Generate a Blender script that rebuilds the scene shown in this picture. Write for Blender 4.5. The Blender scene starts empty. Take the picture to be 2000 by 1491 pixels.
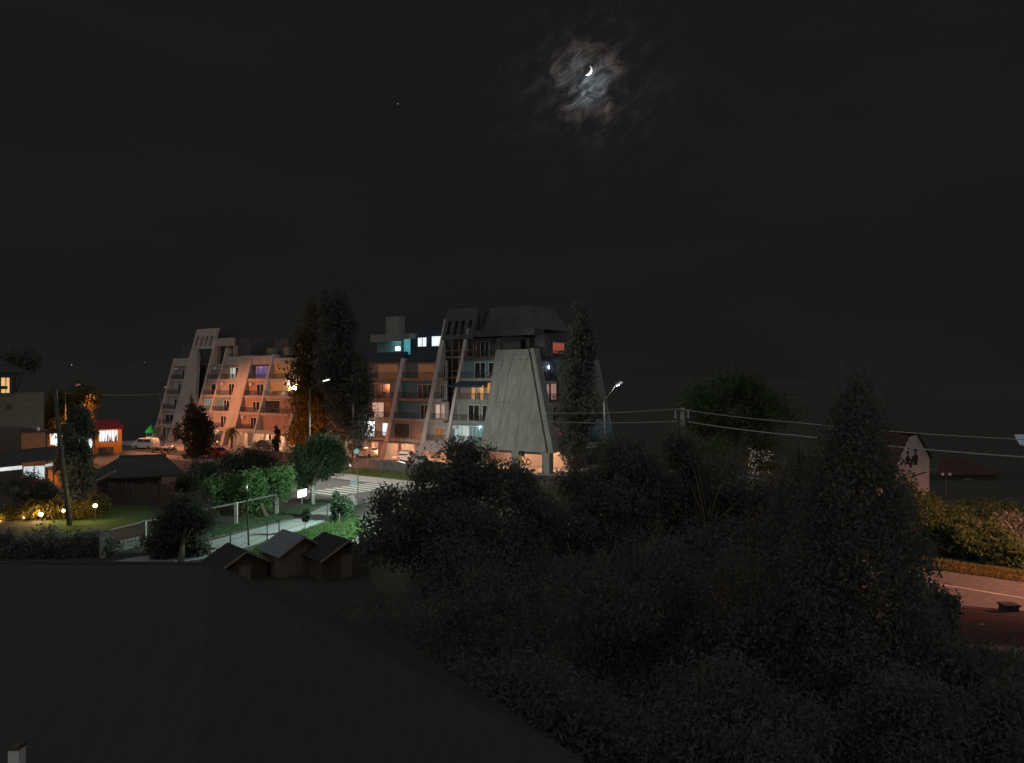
import bpy, math, random
import numpy as np
R = math.radians
random.seed(7)
rng = np.random.default_rng(11)
scene = bpy.context.scene
C = scene.collection

# ------------------------------------------------------------------ camera, world, light
F, CX, CY, H = 1482.0, 1000.0, 745.5, 11.4
cam_d = bpy.data.cameras.new('camera'); cam = bpy.data.objects.new('camera', cam_d); C.objects.link(cam)
cam.location = (0, 0, H); cam.rotation_euler = (R(90), 0, 0)
cam_d.sensor_width = 36; cam_d.lens = 36 * F / 2000; cam_d.clip_start = .1; cam_d.clip_end = 20000
scene.camera = cam
scene.view_settings.view_transform = 'Standard'; scene.view_settings.look = 'None'
scene.view_settings.exposure = 0; scene.view_settings.gamma = 1
scene.cycles.max_bounces = 5; scene.cycles.sample_clamp_indirect = 2.0

W = bpy.data.worlds.new('World'); scene.world = W; W.use_nodes = True
nt = W.node_tree; N = nt.nodes; L = nt.links
for n in list(N): N.remove(n)
def nd(nt, t, **k):
    n = nt.nodes.new(t)
    for a, v in k.items(): setattr(n, a, v)
    return n
def ramp(nt, stops, src, interp='LINEAR'):
    r = nd(nt, 'ShaderNodeValToRGB'); r.color_ramp.interpolation = interp
    e = r.color_ramp.elements
    while len(e) < len(stops): e.new(.5)
    for i, (p, c) in enumerate(stops):
        e[i].position = p; e[i].color = c if len(c) == 4 else (*c, 1)
    nt.links.new(src, r.inputs[0]); return r
def build_world():
    tc = nd(nt, 'ShaderNodeTexCoord')
    md = np.array([(1147 - CX) / F, 1, (CY - 163) / F]); md /= np.linalg.norm(md)
    sub = nd(nt, 'ShaderNodeVectorMath', operation='SUBTRACT'); sub.inputs[1].default_value = md
    L.new(tc.outputs['Generated'], sub.inputs[0])
    # wind-drawn streaks: rotate so that x runs along the streaks
    mp = nd(nt, 'ShaderNodeMapping'); mp.vector_type = 'TEXTURE'; mp.inputs['Rotation'].default_value = (0, R(-40), 0); mp.inputs['Location'].default_value = (.31, .12, .47)
    mp.inputs['Scale'].default_value = (1.9, 1, .8); L.new(sub.outputs[0], mp.inputs[0])
    n1 = nd(nt, 'ShaderNodeTexNoise'); n1.inputs['Scale'].default_value = 58; n1.inputs['Detail'].default_value = 9
    n1.inputs['Roughness'].default_value = .66; n1.inputs['Distortion'].default_value = .7
    L.new(mp.outputs[0], n1.inputs['Vector'])
    n2 = nd(nt, 'ShaderNodeTexNoise'); n2.inputs['Scale'].default_value = 17; n2.inputs['Detail'].default_value = 4
    L.new(mp.outputs[0], n2.inputs['Vector'])
    ln = nd(nt, 'ShaderNodeVectorMath', operation='LENGTH'); L.new(sub.outputs[0], ln.inputs[0])
    # break up the radius of the lit patch
    a = nd(nt, 'ShaderNodeMath', operation='MULTIPLY_ADD'); L.new(n2.outputs[0], a.inputs[0]); a.inputs[1].default_value = .085
    L.new(ln.outputs['Value'], a.inputs[2])
    sc = nd(nt, 'ShaderNodeMath', operation='MULTIPLY_ADD'); L.new(a.outputs[0], sc.inputs[0]); sc.inputs[1].default_value = 6.6; sc.inputs[2].default_value = -.25
    fall = ramp(nt, [(0, (.30, .36, .40)), (.10, (.19, .225, .245)), (.18, (.09, .089, .092)), (.27, (.062, .047, .045)), (.36, (.014, .0115, .0115)), (.6, (.0035, .0035, .0035)), (1, (0, 0, 0))], sc.outputs[0])
    cl = ramp(nt, [(.38, (.02, .02, .02)), (.49, (.22, .22, .22)), (.60, (.8, .8, .8)), (.75, (1.1, 1.1, 1.1))], n1.outputs[0])
    m = nd(nt, 'ShaderNodeMix', data_type='RGBA', blend_type='MULTIPLY'); m.inputs[0].default_value = 1
    L.new(fall.outputs[0], m.inputs[6]); L.new(cl.outputs[0], m.inputs[7])
    # faint high cloud over the whole night sky
    mp2 = nd(nt, 'ShaderNodeMapping'); mp2.inputs['Scale'].default_value = (1.2, 1.2, 5); L.new(tc.outputs['Generated'], mp2.inputs[0])
    n3 = nd(nt, 'ShaderNodeTexNoise'); n3.inputs['Scale'].default_value = 2.2; n3.inputs['Detail'].default_value = 6
    L.new(mp2.outputs[0], n3.inputs['Vector'])
    base = ramp(nt, [(.35, (.0089, .0089, .0089)), (.75, (.0112, .0110, .0110))], n3.outputs[0])
    ad = nd(nt, 'ShaderNodeMix', data_type='RGBA', blend_type='ADD'); ad.inputs[0].default_value = 1
    L.new(base.outputs[0], ad.inputs[6]); L.new(m.outputs[2], ad.inputs[7])
    bg = nd(nt, 'ShaderNodeBackground'); bg.inputs[1].default_value = 1
    out = nd(nt, 'ShaderNodeOutputWorld'); L.new(ad.outputs[2], bg.inputs[0]); L.new(bg.outputs[0], out.inputs[0])
build_world()
# weak, very soft fill added behind the viewer to lift unlit surfaces
sd = bpy.data.lights.new('night_fill', 'SUN'); sd.energy = .72; sd.angle = R(165); sd.color = (1, .99, .97)
so = bpy.data.objects.new('night_fill', sd); C.objects.link(so); so.rotation_euler = (R(55), 0, R(-12))

# ------------------------------------------------------------------ helpers
def P(x, y, d): return ((x - CX) / F * d, d, H - (y - CY) / F * d)
def G(x, y, z=0.0):
    d = (H - z) * F / (y - CY); return ((x - CX) / F * d, d, z)
def tag(o, label=None, cat=None, group=None, kind=None):
    if label: o['label'] = label
    if cat: o['category'] = cat
    if group: o['group'] = group
    if kind: o['kind'] = kind
    return o
def thing(name, base, label, cat, group=None, rz=0):
    o = bpy.data.objects.new(name, None); C.objects.link(o); o.location = base; o.rotation_euler = (0, 0, rz)
    o.empty_display_size = .3
    return tag(o, label, cat, group)
def origin(o):
    v = np.zeros(3)
    while o is not None: v = v + np.array(o.location); o = o.parent
    return v
def copy_tree(o, parent=None):
    c = o.copy(); C.objects.link(c); c.parent = parent
    for ch in o.children: copy_tree(ch, c)
    return c
def arr(p): return np.array(p, float)
class MB:
    def __init__(s): s.v = []; s.f = []
    def add(s, vs, fs):
        b = len(s.v); s.v += [tuple(float(c) for c in p) for p in vs]; s.f += [tuple(i + b for i in f) for f in fs]; return s
    def hexa(s, p): return s.add(p, [(0, 3, 2, 1), (4, 5, 6, 7), (0, 1, 5, 4), (1, 2, 6, 5), (2, 3, 7, 6), (3, 0, 4, 7)])
    def box(s, x0, x1, y0, y1, z0, z1):
        return s.hexa([(x0, y0, z0), (x1, y0, z0), (x1, y1, z0), (x0, y1, z0), (x0, y0, z1), (x1, y0, z1), (x1, y1, z1), (x0, y1, z1)])
    def prism(s, poly, vec):
        n = len(poly); q = [tuple(arr(p) + arr(vec)) for p in poly]
        return s.add(list(poly) + q, [tuple(range(n))[::-1], tuple(range(n, 2 * n))] + [(i, (i + 1) % n, n + (i + 1) % n, n + i) for i in range(n)])
    def tube(s, pts, rs, n=8):
        pts = [arr(p) for p in pts]; vs = []; fs = []
        if not hasattr(rs, '__len__'): rs = [rs] * len(pts)
        for i, p in enumerate(pts):
            t = pts[min(i + 1, len(pts) - 1)] - pts[max(i - 1, 0)]; t /= (np.linalg.norm(t) + 1e-9)
            a = np.cross(t, (0, 0, 1) if abs(t[2]) < .9 else (1, 0, 0)); a /= np.linalg.norm(a); b = np.cross(t, a)
            for k in range(n):
                an = 2 * math.pi * k / n; vs.append(p + rs[i] * (math.cos(an) * a + math.sin(an) * b))
        for i in range(len(pts) - 1):
            for k in range(n): fs.append((i * n + k, i * n + (k + 1) % n, (i + 1) * n + (k + 1) % n, (i + 1) * n + k))
        fs.append(tuple(range(n))[::-1]); fs.append(tuple((len(pts) - 1) * n + k for k in range(n)))
        return s.add(vs, fs)
    def ball(s, c, r, n=10, m=6):
        c = arr(c); r = arr(r) if hasattr(r, '__len__') else arr((r, r, r)); vs = [c + r * (0, 0, -1)]; fs = []
        for i in range(1, m):
            th = math.pi * i / m
            for k in range(n): ph = 2 * math.pi * k / n; vs.append(c + r * (math.sin(th) * math.cos(ph), math.sin(th) * math.sin(ph), -math.cos(th)))
        vs.append(c + r * (0, 0, 1))
        for k in range(n): fs.append((0, 1 + (k + 1) % n, 1 + k))
        for i in range(m - 2):
            for k in range(n): a = 1 + i * n; fs.append((a + k, a + (k + 1) % n, a + n + (k + 1) % n, a + n + k))
        a = 1 + (m - 2) * n
        for k in range(n): fs.append((a + k, a + (k + 1) % n, len(vs) - 1))
        return s.add(vs, fs)
    def build(s, name, mat, parent=None, smooth=False, **t):
        o_ = origin(parent) if parent is not None else np.zeros(3)
        me = bpy.data.meshes.new(name)
        if t.pop('local', False): o_ = np.zeros(3)
        me.from_pydata([tuple(arr(v) - o_) for v in s.v], [], s.f); me.materials.append(mat)
        if smooth: me.polygons.foreach_set('use_smooth', [True] * len(me.polygons))
        ob = bpy.data.objects.new(name, me); C.objects.link(ob); ob.parent = parent
        return tag(ob, **t)

MATS = {}
def mat(name, col, rough=.8, metal=0, var=.25, scale=1.5, bump=0, emit=None, es=1.0, spec=.3, stretch=(1, 1, 1), trans=0, col2=None):
    if name in MATS: return MATS[name]
    m = bpy.data.materials.new(name); m.use_nodes = True; t = m.node_tree; b = t.nodes['Principled BSDF']; MATS[name] = m
    b.inputs['Roughness'].default_value = rough; b.inputs['Metallic'].default_value = metal; b.inputs['Specular IOR Level'].default_value = spec
    tc = nd(t, 'ShaderNodeTexCoord'); mp = nd(t, 'ShaderNodeMapping'); mp.inputs['Scale'].default_value = stretch
    t.links.new(tc.outputs['Object'], mp.inputs[0])
    n = nd(t, 'ShaderNodeTexNoise'); n.inputs['Scale'].default_value = scale; n.inputs['Detail'].default_value = 6; n.inputs['Roughness'].default_value = .65
    t.links.new(mp.outputs[0], n.inputs['Vector'])
    c = arr(col); lo = c * (1 - var); hi = np.minimum(c * (1 + var), 1) if col2 is None else arr(col2)
    if col2 is not None: lo = c
    r = ramp(t, [(.34, tuple(lo)), (.66, tuple(hi))], n.outputs[0])
    t.links.new(r.outputs[0], b.inputs['Base Color'])
    if bump:
        bp = nd(t, 'ShaderNodeBump'); bp.inputs['Strength'].default_value = bump; bp.inputs['Distance'].default_value = .05
        t.links.new(n.outputs[0], bp.inputs['Height']); t.links.new(bp.outputs[0], b.inputs['Normal'])
    if emit is not None:
        e = arr(emit); r2 = ramp(t, [(.36, tuple(e * .62)), (.64, tuple(e))], n.outputs[0])
        t.links.new(r2.outputs[0], b.inputs['Emission Color']); b.inputs['Emission Strength'].default_value = es
    if trans: b.inputs['Transmission Weight'].default_value = trans
    return m
def foliage(name, c1, c2, gloss=.12):
    if name in MATS: return MATS[name]
    m = bpy.data.materials.new(name); m.use_nodes = True; t = m.node_tree; b = t.nodes['Principled BSDF']; MATS[name] = m
    tc = nd(t, 'ShaderNodeTexCoord'); n = nd(t, 'ShaderNodeTexNoise'); n.inputs['Scale'].default_value = 1.1; n.inputs['Detail'].default_value = 8
    n.inputs['Roughness'].default_value = .8
    t.links.new(tc.outputs['Object'], n.inputs['Vector'])
    r = ramp(t, [(.35, c1), (.65, c2)], n.outputs[0]); t.links.new(r.outputs[0], b.inputs['Base Color'])
    b.inputs['Roughness'].default_value = .55; b.inputs['Specular IOR Level'].default_value = gloss
    tr = nd(t, 'ShaderNodeBsdfTranslucent'); t.links.new(r.outputs[0], tr.inputs[0])
    mx = nd(t, 'ShaderNodeMixShader'); mx.inputs[0].default_value = .5
    t.links.new(b.outputs[0], mx.inputs[1]); t.links.new(tr.outputs[0], mx.inputs[2])
    t.links.new(mx.outputs[0], t.nodes['Material Output'].inputs[0]); return m

M = dict(
 plaster=mat('plaster', (.35, .30, .275), .9, var=.14, scale=.5, bump=.15, stretch=(1, 1, .35)),
 plaster_light=mat('plaster_light', (.47, .43, .41), .9, var=.14, scale=.5, bump=.15, stretch=(1, 1, .35)),
 plaster_recess_shade=mat('plaster_recess_shade', (.19, .175, .172), .9, var=.15, scale=.6),  # darker plaster, puts the shade of the balcony recess into the colour
 asphalt_pale=mat('asphalt_pale', (.22, .20, .185), .9, var=.25, scale=1.2),
 plaster_grey=mat('plaster_grey', (.205, .215, .195), .9, var=.22, scale=.9, bump=.1, stretch=(2.2, 2.2, .07)),
 plaster_dark=mat('plaster_dark', (.078, .078, .082), .9, var=.2, scale=.7),  # dark tone also puts the darkness of unlit upper storeys into the colour
 plaster_teal=mat('plaster_teal', (.12, .22, .25), .9, var=.15, scale=.8),
 plaster_brick=mat('plaster_brick', (.33, .20, .15), .9, var=.2, scale=1.2, stretch=(1, 1, .5)),
 plaster_ochre=mat('plaster_ochre', (.45, .32, .16), .9, var=.15),
 navy=mat('navy_cladding', (.016, .028, .055), .6, var=.3, scale=2),
 dark=mat('dark_void', (.025, .022, .022), .9),
 rail=mat('rail_metal', (.05, .045, .042), .6, 0),
 frame_white=mat('frame_white', (.55, .52, .50), .6, var=.1),
 frame_dark=mat('frame_dark', (.09, .075, .07), .6),
 glass=mat('dark_glass', (.02, .025, .027), .12, spec=.5, var=.5, scale=3, stretch=(2, 2, .5)),
 asphalt=mat('asphalt', (.07, .066, .064), .85, var=.3, scale=3, bump=.1),
 paint=mat('road_paint', (.19, .20, .18), .8, scale=5, col2=(.42, .44, .38)),
 paving=mat('lane_concrete', (.24, .26, .26), .9, var=.16, scale=2.5, bump=.15),
 soil=mat('soil', (.040, .040, .036), .95, var=.5, scale=.7, bump=.3, col2=(.036, .042, .031)),
 gravel=mat('rubble', (.10, .10, .09), .95, var=.6, scale=7, bump=.6),
 grassy=mat('grass_ground', (.035, .075, .018), .95, var=.5, scale=3, bump=.3),
 concrete=mat('concrete', (.26, .25, .23), .9, var=.2, scale=2),
 metal=mat('pole_metal', (.13, .13, .125), .5, .2, var=.15),
 pole_dark=mat('pole_wood_dark', (.05, .042, .035), .85, var=.3, stretch=(4, 4, .5)),
 bark=mat('bark', (.075, .06, .045), .95, var=.4, scale=5, bump=.4, stretch=(3, 3, .6)),
 roof_dark=mat('roof_sheet_dark', (.032, .0318, .0318), .8, var=.12, scale=2, stretch=(5, 1, 1)),
 roof_red=mat('roof_red', (.24, .014, .018), .7, var=.2, scale=3),
 tile=mat('roof_tile', (.055, .022, .018), .85, var=.3, scale=6),
 orange=mat('orange_render', (.62, .24, .06), .85, var=.1),
 wood=mat('old_wood', (.075, .06, .05), .9, var=.4, scale=3, stretch=(5, 5, .4)),
 wood_pale=mat('pale_wood', (.17, .13, .11), .85, var=.3, scale=3, stretch=(5, 5, .4)),
 rubber=mat('rubber', (.02, .02, .02), .8),
 chrome=mat('chrome', (.6, .6, .6), .25, 1),
 car_white=mat('paint_white', (.70, .68, .66), .3, var=.03, spec=.5),
 car_dark=mat('paint_dark', (.03, .032, .04), .3, var=.1, spec=.5),
 car_red=mat('paint_red', (.25, .03, .02), .3, var=.05, spec=.5),
 car_silver=mat('paint_silver', (.45, .45, .45), .3, .4, var=.03),
 green_plastic=mat('green_plastic', (.03, .34, .04), .5, var=.05),
 blue_plastic=mat('blue_plastic', (.05, .12, .45), .5, var=.05),
 white_plastic=mat('white_plastic', (.6, .6, .58), .5, var=.05),
 cable=mat('cable_sheath', (.36, .36, .34), .8, var=.1),
 # lit things
 lit_white=mat('lit_window_white', (.3, .3, .3), .8, emit=(1.0, 1.1, 1.15), es=1.05, scale=4, stretch=(3, 3, .3)),
 lit_pale=mat('lit_curtain_pale', (.3, .3, .3), .8, emit=(.50, .60, .56), es=.9, scale=4, stretch=(5, 5, .15)),
 lit_cyan=mat('lit_curtain_cyan', (.3, .3, .3), .8, emit=(.26, .45, .45), es=.9, scale=3, stretch=(5, 5, .15)),
 dim_cyan=mat('lit_curtain_dim', (.1, .2, .2), .8, emit=(.05, .11, .12), es=.9, scale=3, stretch=(5, 5, .15)),
 lit_blue=mat('lit_room_blue', (.1, .1, .2), .8, emit=(.010, .035, .15), es=1, scale=3, stretch=(5, 5, .2)),
 lit_orange=mat('lit_room_orange', (.3, .15, .05), .8, emit=(.78, .34, .09), es=.85, scale=3, stretch=(4, 4, .3)),
 dim_orange=mat('lit_room_dim_orange', (.3, .15, .05), .8, emit=(.11, .042, .022), es=1, scale=5, stretch=(5, 5, .4)),
 lit_red=mat('lit_room_red', (.3, .05, .05), .8, emit=(.42, .075, .035), es=1, scale=3, stretch=(4, 4, .3)),
 lit_pink=mat('lit_room_pink', (.3, .2, .2), .8, emit=(.55, .29, .25), es=.75, scale=3, stretch=(5, 5, .2)),
 lit_peach=mat('lit_room_peach', (.3, .2, .2), .8, emit=(.80, .50, .36), es=.8, scale=3, stretch=(5, 5, .2)),
 lit_teal=mat('lit_room_teal', (.1, .3, .3), .8, emit=(.06, .26, .29), es=1.1, scale=2),
 lit_warm=mat('lit_window_warm', (.3, .2, .1), .8, emit=(1.0, .58, .24), es=1.0, scale=4, stretch=(4, 4, .3)),
 bulb_white=mat('bulb_white', (.8, .8, .8), .5, emit=(1, 1, .95), es=2.5),
 bulb_dim=mat('bulb_dim', (.6, .6, .6), .5, emit=(.7, .6, .6), es=.7),
 bulb_red=mat('bulb_red', (.6, .3, .3), .5, emit=(.4, .12, .1), es=.6),
 bulb_warm=mat('bulb_warm', (.8, .8, .8), .5, emit=(1, .78, .45), es=7),
 bulb_cyan=mat('bulb_cyan', (.8, .8, .8), .5, emit=(.75, 1, 1), es=3),
 moon=mat('moon_light', (.8, .8, .8), .5, emit=(1, .97, .95), es=2.2),
)
LEAF = dict(
 dark=foliage('leaf_dark', (.125, .132, .12), (.135, .142, .13)),
 mid=foliage('leaf_mid', (.035, .10, .04), (.07, .15, .055)),
 bright=foliage('leaf_bright', (.075, .15, .06), (.13, .24, .09)),
 conifer=foliage('leaf_conifer', (.13, .14, .125), (.145, .155, .138)),
 shade=foliage('leaf_shade', (.07, .078, .066), (.085, .092, .08)),
 olive=foliage('leaf_olive', (.05, .085, .035), (.09, .125, .055)),
 street=foliage('leaf_street', (.035, .06, .035), (.055, .085, .045)),
 black=foliage('leaf_cypress', (.03, .034, .028), (.04, .045, .036)),
 grass=foliage('leaf_grass', (.05, .085, .035), (.08, .13, .05)),
 rust=foliage('leaf_lamp_tint', (.085, .075, .02), (.14, .11, .03)),  # leaf colour carries the rust and yellow tint of the lamp light
)

def lamp_point(name, loc, power, col, parent=None, r=.12):
    d = bpy.data.lights.new(name, 'POINT'); d.energy = power; d.color = col; d.shadow_soft_size = r
    o = bpy.data.objects.new(name, d); C.objects.link(o)
    o.location = arr(loc) - (origin(parent) if parent is not None else 0); o.parent = parent; return o
def lamp_spot(name, loc, power, col, parent=None, size=150, aim=(0, 0, -1), r=.15, blend=.4):
    from mathutils import Vector
    d = bpy.data.lights.new(name, 'SPOT'); d.energy = power; d.color = col; d.shadow_soft_size = r; d.spot_size = R(size); d.spot_blend = blend
    o = bpy.data.objects.new(name, d); C.objects.link(o)
    o.location = arr(loc) - (origin(parent) if parent is not None else 0); o.parent = parent
    o.rotation_euler = Vector(aim).to_track_quat('-Z', 'Y').to_euler(); return o

# ---- leaves
def leaf_mesh(name, pts, size, m, parent, **t):
    n = len(pts); pts = np.asarray(pts, float) - origin(parent)
    a = rng.normal(size=(n, 3)); a /= np.linalg.norm(a, axis=1)[:, None]
    b = rng.normal(size=(n, 3)); b -= (b * a).sum(1)[:, None] * a; b /= np.linalg.norm(b, axis=1)[:, None]
    a[:, 2] -= .35; s = size * rng.uniform(.6, 1.35, n)[:, None]
    v = np.stack([pts - a * s, pts + b * s * .42, pts + a * s, pts - b * s * .42], 1).reshape(-1, 3)
    me = bpy.data.meshes.new(name); me.vertices.add(4 * n); me.vertices.foreach_set('co', v.ravel())
    me.loops.add(4 * n); me.loops.foreach_set('vertex_index', np.arange(4 * n)); me.polygons.add(n)
    me.polygons.foreach_set('loop_start', np.arange(n) * 4); me.update(calc_edges=True); me.validate()
    me.materials.append(m); o = bpy.data.objects.new(name, me); C.objects.link(o); o.parent = parent
    return tag(o, **t)
def crown_points(blobs, n, clump=.5, per=14, fill=.45):
    # every lobe is broken into smaller boughs so that the outline is ragged
    sub = []
    for c, rr in blobs:
        c = arr(c); rr = arr(rr); sub.append((c, rr * .72))
        for _ in range(11):
            d = rng.normal(size=3); d /= np.linalg.norm(d); f = rng.uniform(.62, .92); q = rng.uniform(.22, .42)
            sub.append((c + d * rr * f, rr * q))
    blobs = sub
    ar = arr([b[1][0] * b[1][1] + b[1][1] * b[1][2] + b[1][0] * b[1][2] for b in blobs]); pr = ar / ar.sum()
    k = max(1, n // per); idx = rng.choice(len(blobs), k, p=pr)
    c = arr([blobs[i][0] for i in idx]); r = arr([blobs[i][1] for i in idx])
    d = rng.normal(size=(k, 3)); d /= np.linalg.norm(d, axis=1)[:, None]
    rad = (fill + (1 - fill) * rng.random(k) ** .5) * rng.normal(1, .06, k)
    tw = rng.random(k) < .05; rad = np.where(tw, rad * rng.uniform(1.1, 1.28, k), rad)
    cc = c + d * r * rad[:, None]
    p = np.repeat(cc, per, 0) + rng.normal(size=(k * per, 3)) * clump * (.5 + rng.random((k * per, 1)) * .6)
    return p[p[:, 2] > .05]
def PB(x, y, rx, ry, d, rd=None):        # crown lobe placed by where it stands: distance d, radii in metres
    k = d / F; return (P(x, y, d), (rx * k, rd if rd else rx * k, ry * k))
def tree(name, label, cat, blobs, base, n, size, leaf='dark', clump=.5, fill=.45, trunk_r=.22, group=None, limbs=7, per=14):
    t = thing(name, base, label, cat, group)
    top = arr(base).copy(); cs = arr([b[0] for b in blobs]); cen = cs.mean(0)
    mb = MB(); zt = max(cen[2], base[2] + .6)
    mid = arr([(base[0] * .6 + cen[0] * .4), (base[1] * .6 + cen[1] * .4), base[2] + (zt - base[2]) * .55])
    mb.tube([base, mid, (cen[0], cen[1], zt)], [trunk_r, trunk_r * .75, trunk_r * .3], 8)
    for i in range(limbs):
        b = blobs[i % len(blobs)]; e = arr(b[0]) + rng.normal(size=3) * arr(b[1]) * .45
        s0 = mid * (1 - .5 * rng.random()) + arr((cen[0], cen[1], zt)) * .0; f = rng.random(); s0 = mid * (1 - f * .6) + arr((cen[0], cen[1], zt)) * f * .6
        mb.tube([s0, (s0 + e) / 2 + (0, 0, .3), e], [trunk_r * .4, trunk_r * .25, trunk_r * .08], 5)
    mb.build('trunk', M['bark'], t, smooth=True)
    leaf_mesh('crown', crown_points(blobs, n, clump, per, fill), size, LEAF[leaf], t)
    return t

# ------------------------------------------------------------------ setting
ROADP = [(-140, 172), (-75, 124), (-17, 80), (24.1, 42.5), (62, 7)]
def sheet(poly, z, name, m, **t):
    mb = MB(); mb.add([(p[0], p[1], z) for p in poly], [tuple(range(len(poly)))]); return mb.build(name, m, **t)
def strip(path, w0, w1, z, name, m, **t):
    pts = [arr(p) for p in path]; Lf = []; Rt = []
    for i, p in enumerate(pts):
        d = pts[min(i + 1, len(pts) - 1)] - pts[max(i - 1, 0)]; d /= np.linalg.norm(d); nn = arr((-d[1], d[0]))
        Lf.append(p + nn * w0); Rt.append(p + nn * w1)
    mb = MB(); n = len(pts)
    mb.add([(*p, z) for p in Lf] + [(*p, z) for p in Rt], [(n + i, n + i + 1, i + 1, i) for i in range(n - 1)]); return mb.build(name, m, **t)
sheet([(-4000, -200), (4000, -200), (4000, 6000), (-4000, 6000)], 0, 'ground', M['soil'], kind='structure')
strip(ROADP, -4.6, 4.6, .012, 'road', M['asphalt'], kind='structure')
strip(ROADP, 4.6, 4.9, .10, 'kerb', M['concrete'], kind='structure')
U = arr((.803, -.596)); NB = arr((.596, .803))                       # along the street, away from the street
def S2(a, b, o=(-17, 80)): return tuple(arr(o) + U * a + NB * b)
sheet([S2(-70, 5.2), S2(6, 5.2), S2(6, 8.6), S2(-70, 8.6)], .03, 'pavement', M['asphalt_pale'], kind='structure')
sheet([S2(-14, 8.7), S2(30, 8.7), S2(30, 13.8), S2(-14, 13.8)], .02, 'verge', M['grassy'], kind='structure')
sheet([S2(-85, 13.9), S2(34, 13.9), S2(34, 36), S2(-85, 36)], .016, 'car_park', M['asphalt_pale'], kind='structure')
for i in range(8):
    b = -3.9 + i * 1.12; mb = MB(); q = [S2(-2.4, b), S2(2.5, b), S2(2.5, b + .6), S2(-2.4, b + .6)]
    mb.add([(*p, .022) for p in q], [(0, 1, 2, 3)]); mb.build('crossing_stripe', M['paint'], kind='structure')
strip(ROADP[2:], 4.1, 4.28, .022, 'road_edge_line', M['paint'], kind='structure')
strip([(-8, 72.0), (24.1, 42.5), (62, 7)], -.07, .09, .022, 'road_centre_line', M['paint'], kind='structure')
strip([(22, 51), (34.5, 40.5)], -.6, 1.4, .03, 'grass_verge', M['grassy'], kind='structure')
lane = [G(*p)[:2] for p in [(180, 1128), (410, 1090), (500, 1064), (585, 1037), (650, 1015), (700, 985), (690, 968), (655, 974), (642, 984), (585, 1012), (500, 1033), (405, 1059), (300, 1082), (180, 1105)]]
sheet(lane, .02, 'lane', M['paving'], kind='structure')
sheet([G(*p)[:2] for p in [(400, 1056), (500, 1032), (585, 1010), (640, 983), (600, 985), (545, 1004), (460, 1023), (380, 1042)]], .014, 'rubble_strip', M['gravel'], kind='structure')
lawn_pts = [(480, 1085), (520, 1060), (585, 1039), (650, 1017), (690, 1000), (720, 1040), (640, 1075), (560, 1100)]
sheet([G(*p)[:2] for p in lawn_pts], .01, 'lawn', M['grassy'], kind='structure')
sheet([G(*p)[:2] for p in [(120, 1055), (300, 1015), (290, 985), (190, 990), (60, 1030)]], .01, 'garden_lawn', M['grassy'], kind='structure')
# grass blades on the lit lawns
def grass(name, poly, n, h, m, **t):
    q = arr(poly); lo = q.min(0); hi = q.max(0); pts = []
    from mathutils.geometry import intersect_point_quad_2d
    def inside(x, y):
        c = False; j = len(q) - 1
        for i in range(len(q)):
            if (q[i][1] > y) != (q[j][1] > y) and x < (q[j][0] - q[i][0]) * (y - q[i][1]) / (q[j][1] - q[i][1]) + q[i][0]: c = not c
            j = i
        return c
    while len(pts) < n:
        x = rng.uniform(lo[0], hi[0]); y = rng.uniform(lo[1], hi[1])
        if inside(x, y): pts.append((x, y))
    pts = arr(pts); a = rng.uniform(0, 6.28, n); w = .022; hh = h * rng.uniform(.4, 1.4, n)
    z = np.zeros(n)
    v0 = np.stack([pts[:, 0] - w * np.cos(a), pts[:, 1] - w * np.sin(a), z], 1); v1 = np.stack([pts[:, 0] + w * np.cos(a), pts[:, 1] + w * np.sin(a), z], 1)
    v2 = np.stack([pts[:, 0] + rng.normal(0, .4, n) * hh, pts[:, 1] + rng.normal(0, .4, n) * hh, hh], 1)
    v = np.stack([v0, v1, v2], 1).reshape(-1, 3)
    me = bpy.data.meshes.new(name); me.vertices.add(3 * n); me.vertices.foreach_set('co', v.ravel()); me.loops.add(3 * n)
    me.loops.foreach_set('vertex_index', np.arange(3 * n)); me.polygons.add(n); me.polygons.foreach_set('loop_start', np.arange(n) * 3)
    me.update(calc_edges=True); me.materials.append(m); o = bpy.data.objects.new(name, me); C.objects.link(o); tag(o, **t)
grass('grass', [G(*p)[:2] for p in lawn_pts], 14000, .22, LEAF['grass'], kind='stuff', label='bright green grass beside the pale lane')
grass('grass', [G(*p)[:2] for p in [(400, 1054), (500, 1031), (585, 1009), (640, 983), (600, 985), (545, 1004), (460, 1023), (380, 1042)]], 5000, .16, LEAF['mid'], kind='stuff', label='thin weeds along the rubble strip by the rail fence')
grass('grass', [S2(-14, 8.7), S2(30, 8.7), S2(30, 13.8), S2(-14, 13.8)], 9000, .25, LEAF['rust'], kind='stuff', label='yellow-lit grass verge between the road and the car park')
grass('grass', [(22, 49), (33, 39.6), (34.4, 41.4), (23.4, 51)], 9000, .3, LEAF['rust'], kind='stuff', label='rust-lit roadside grass below the hedge on the right')

# far hills
hv = []; hf = []; nx = 60
for j, (yy, hh) in enumerate([(900, 0), (1500, 42), (2300, 95), (2900, 130), (3600, 0)]):
    for i in range(nx):
        x = -3000 + 6000 * i / (nx - 1); k = .5 + .28 * math.sin(x * .0017 + 1 + j) + .18 * math.sin(x * .0049 + j * 2) + .12 * math.cos(x * .011)
        k *= .55 + .45 * max(0, min(1, (400 - x) / 1600)) if x < 400 else .55
        hv.append((x, yy + 60 * math.sin(x * .003), hh * k))
for j in range(4):
    for i in range(nx - 1): hf.append((j * nx + i, j * nx + i + 1, (j + 1) * nx + i + 1, (j + 1) * nx + i))
MB().add(hv, hf).build('hills', mat('hill_scrub', (.037, .038, .038), .95, var=.06), smooth=True, kind='structure')

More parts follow.
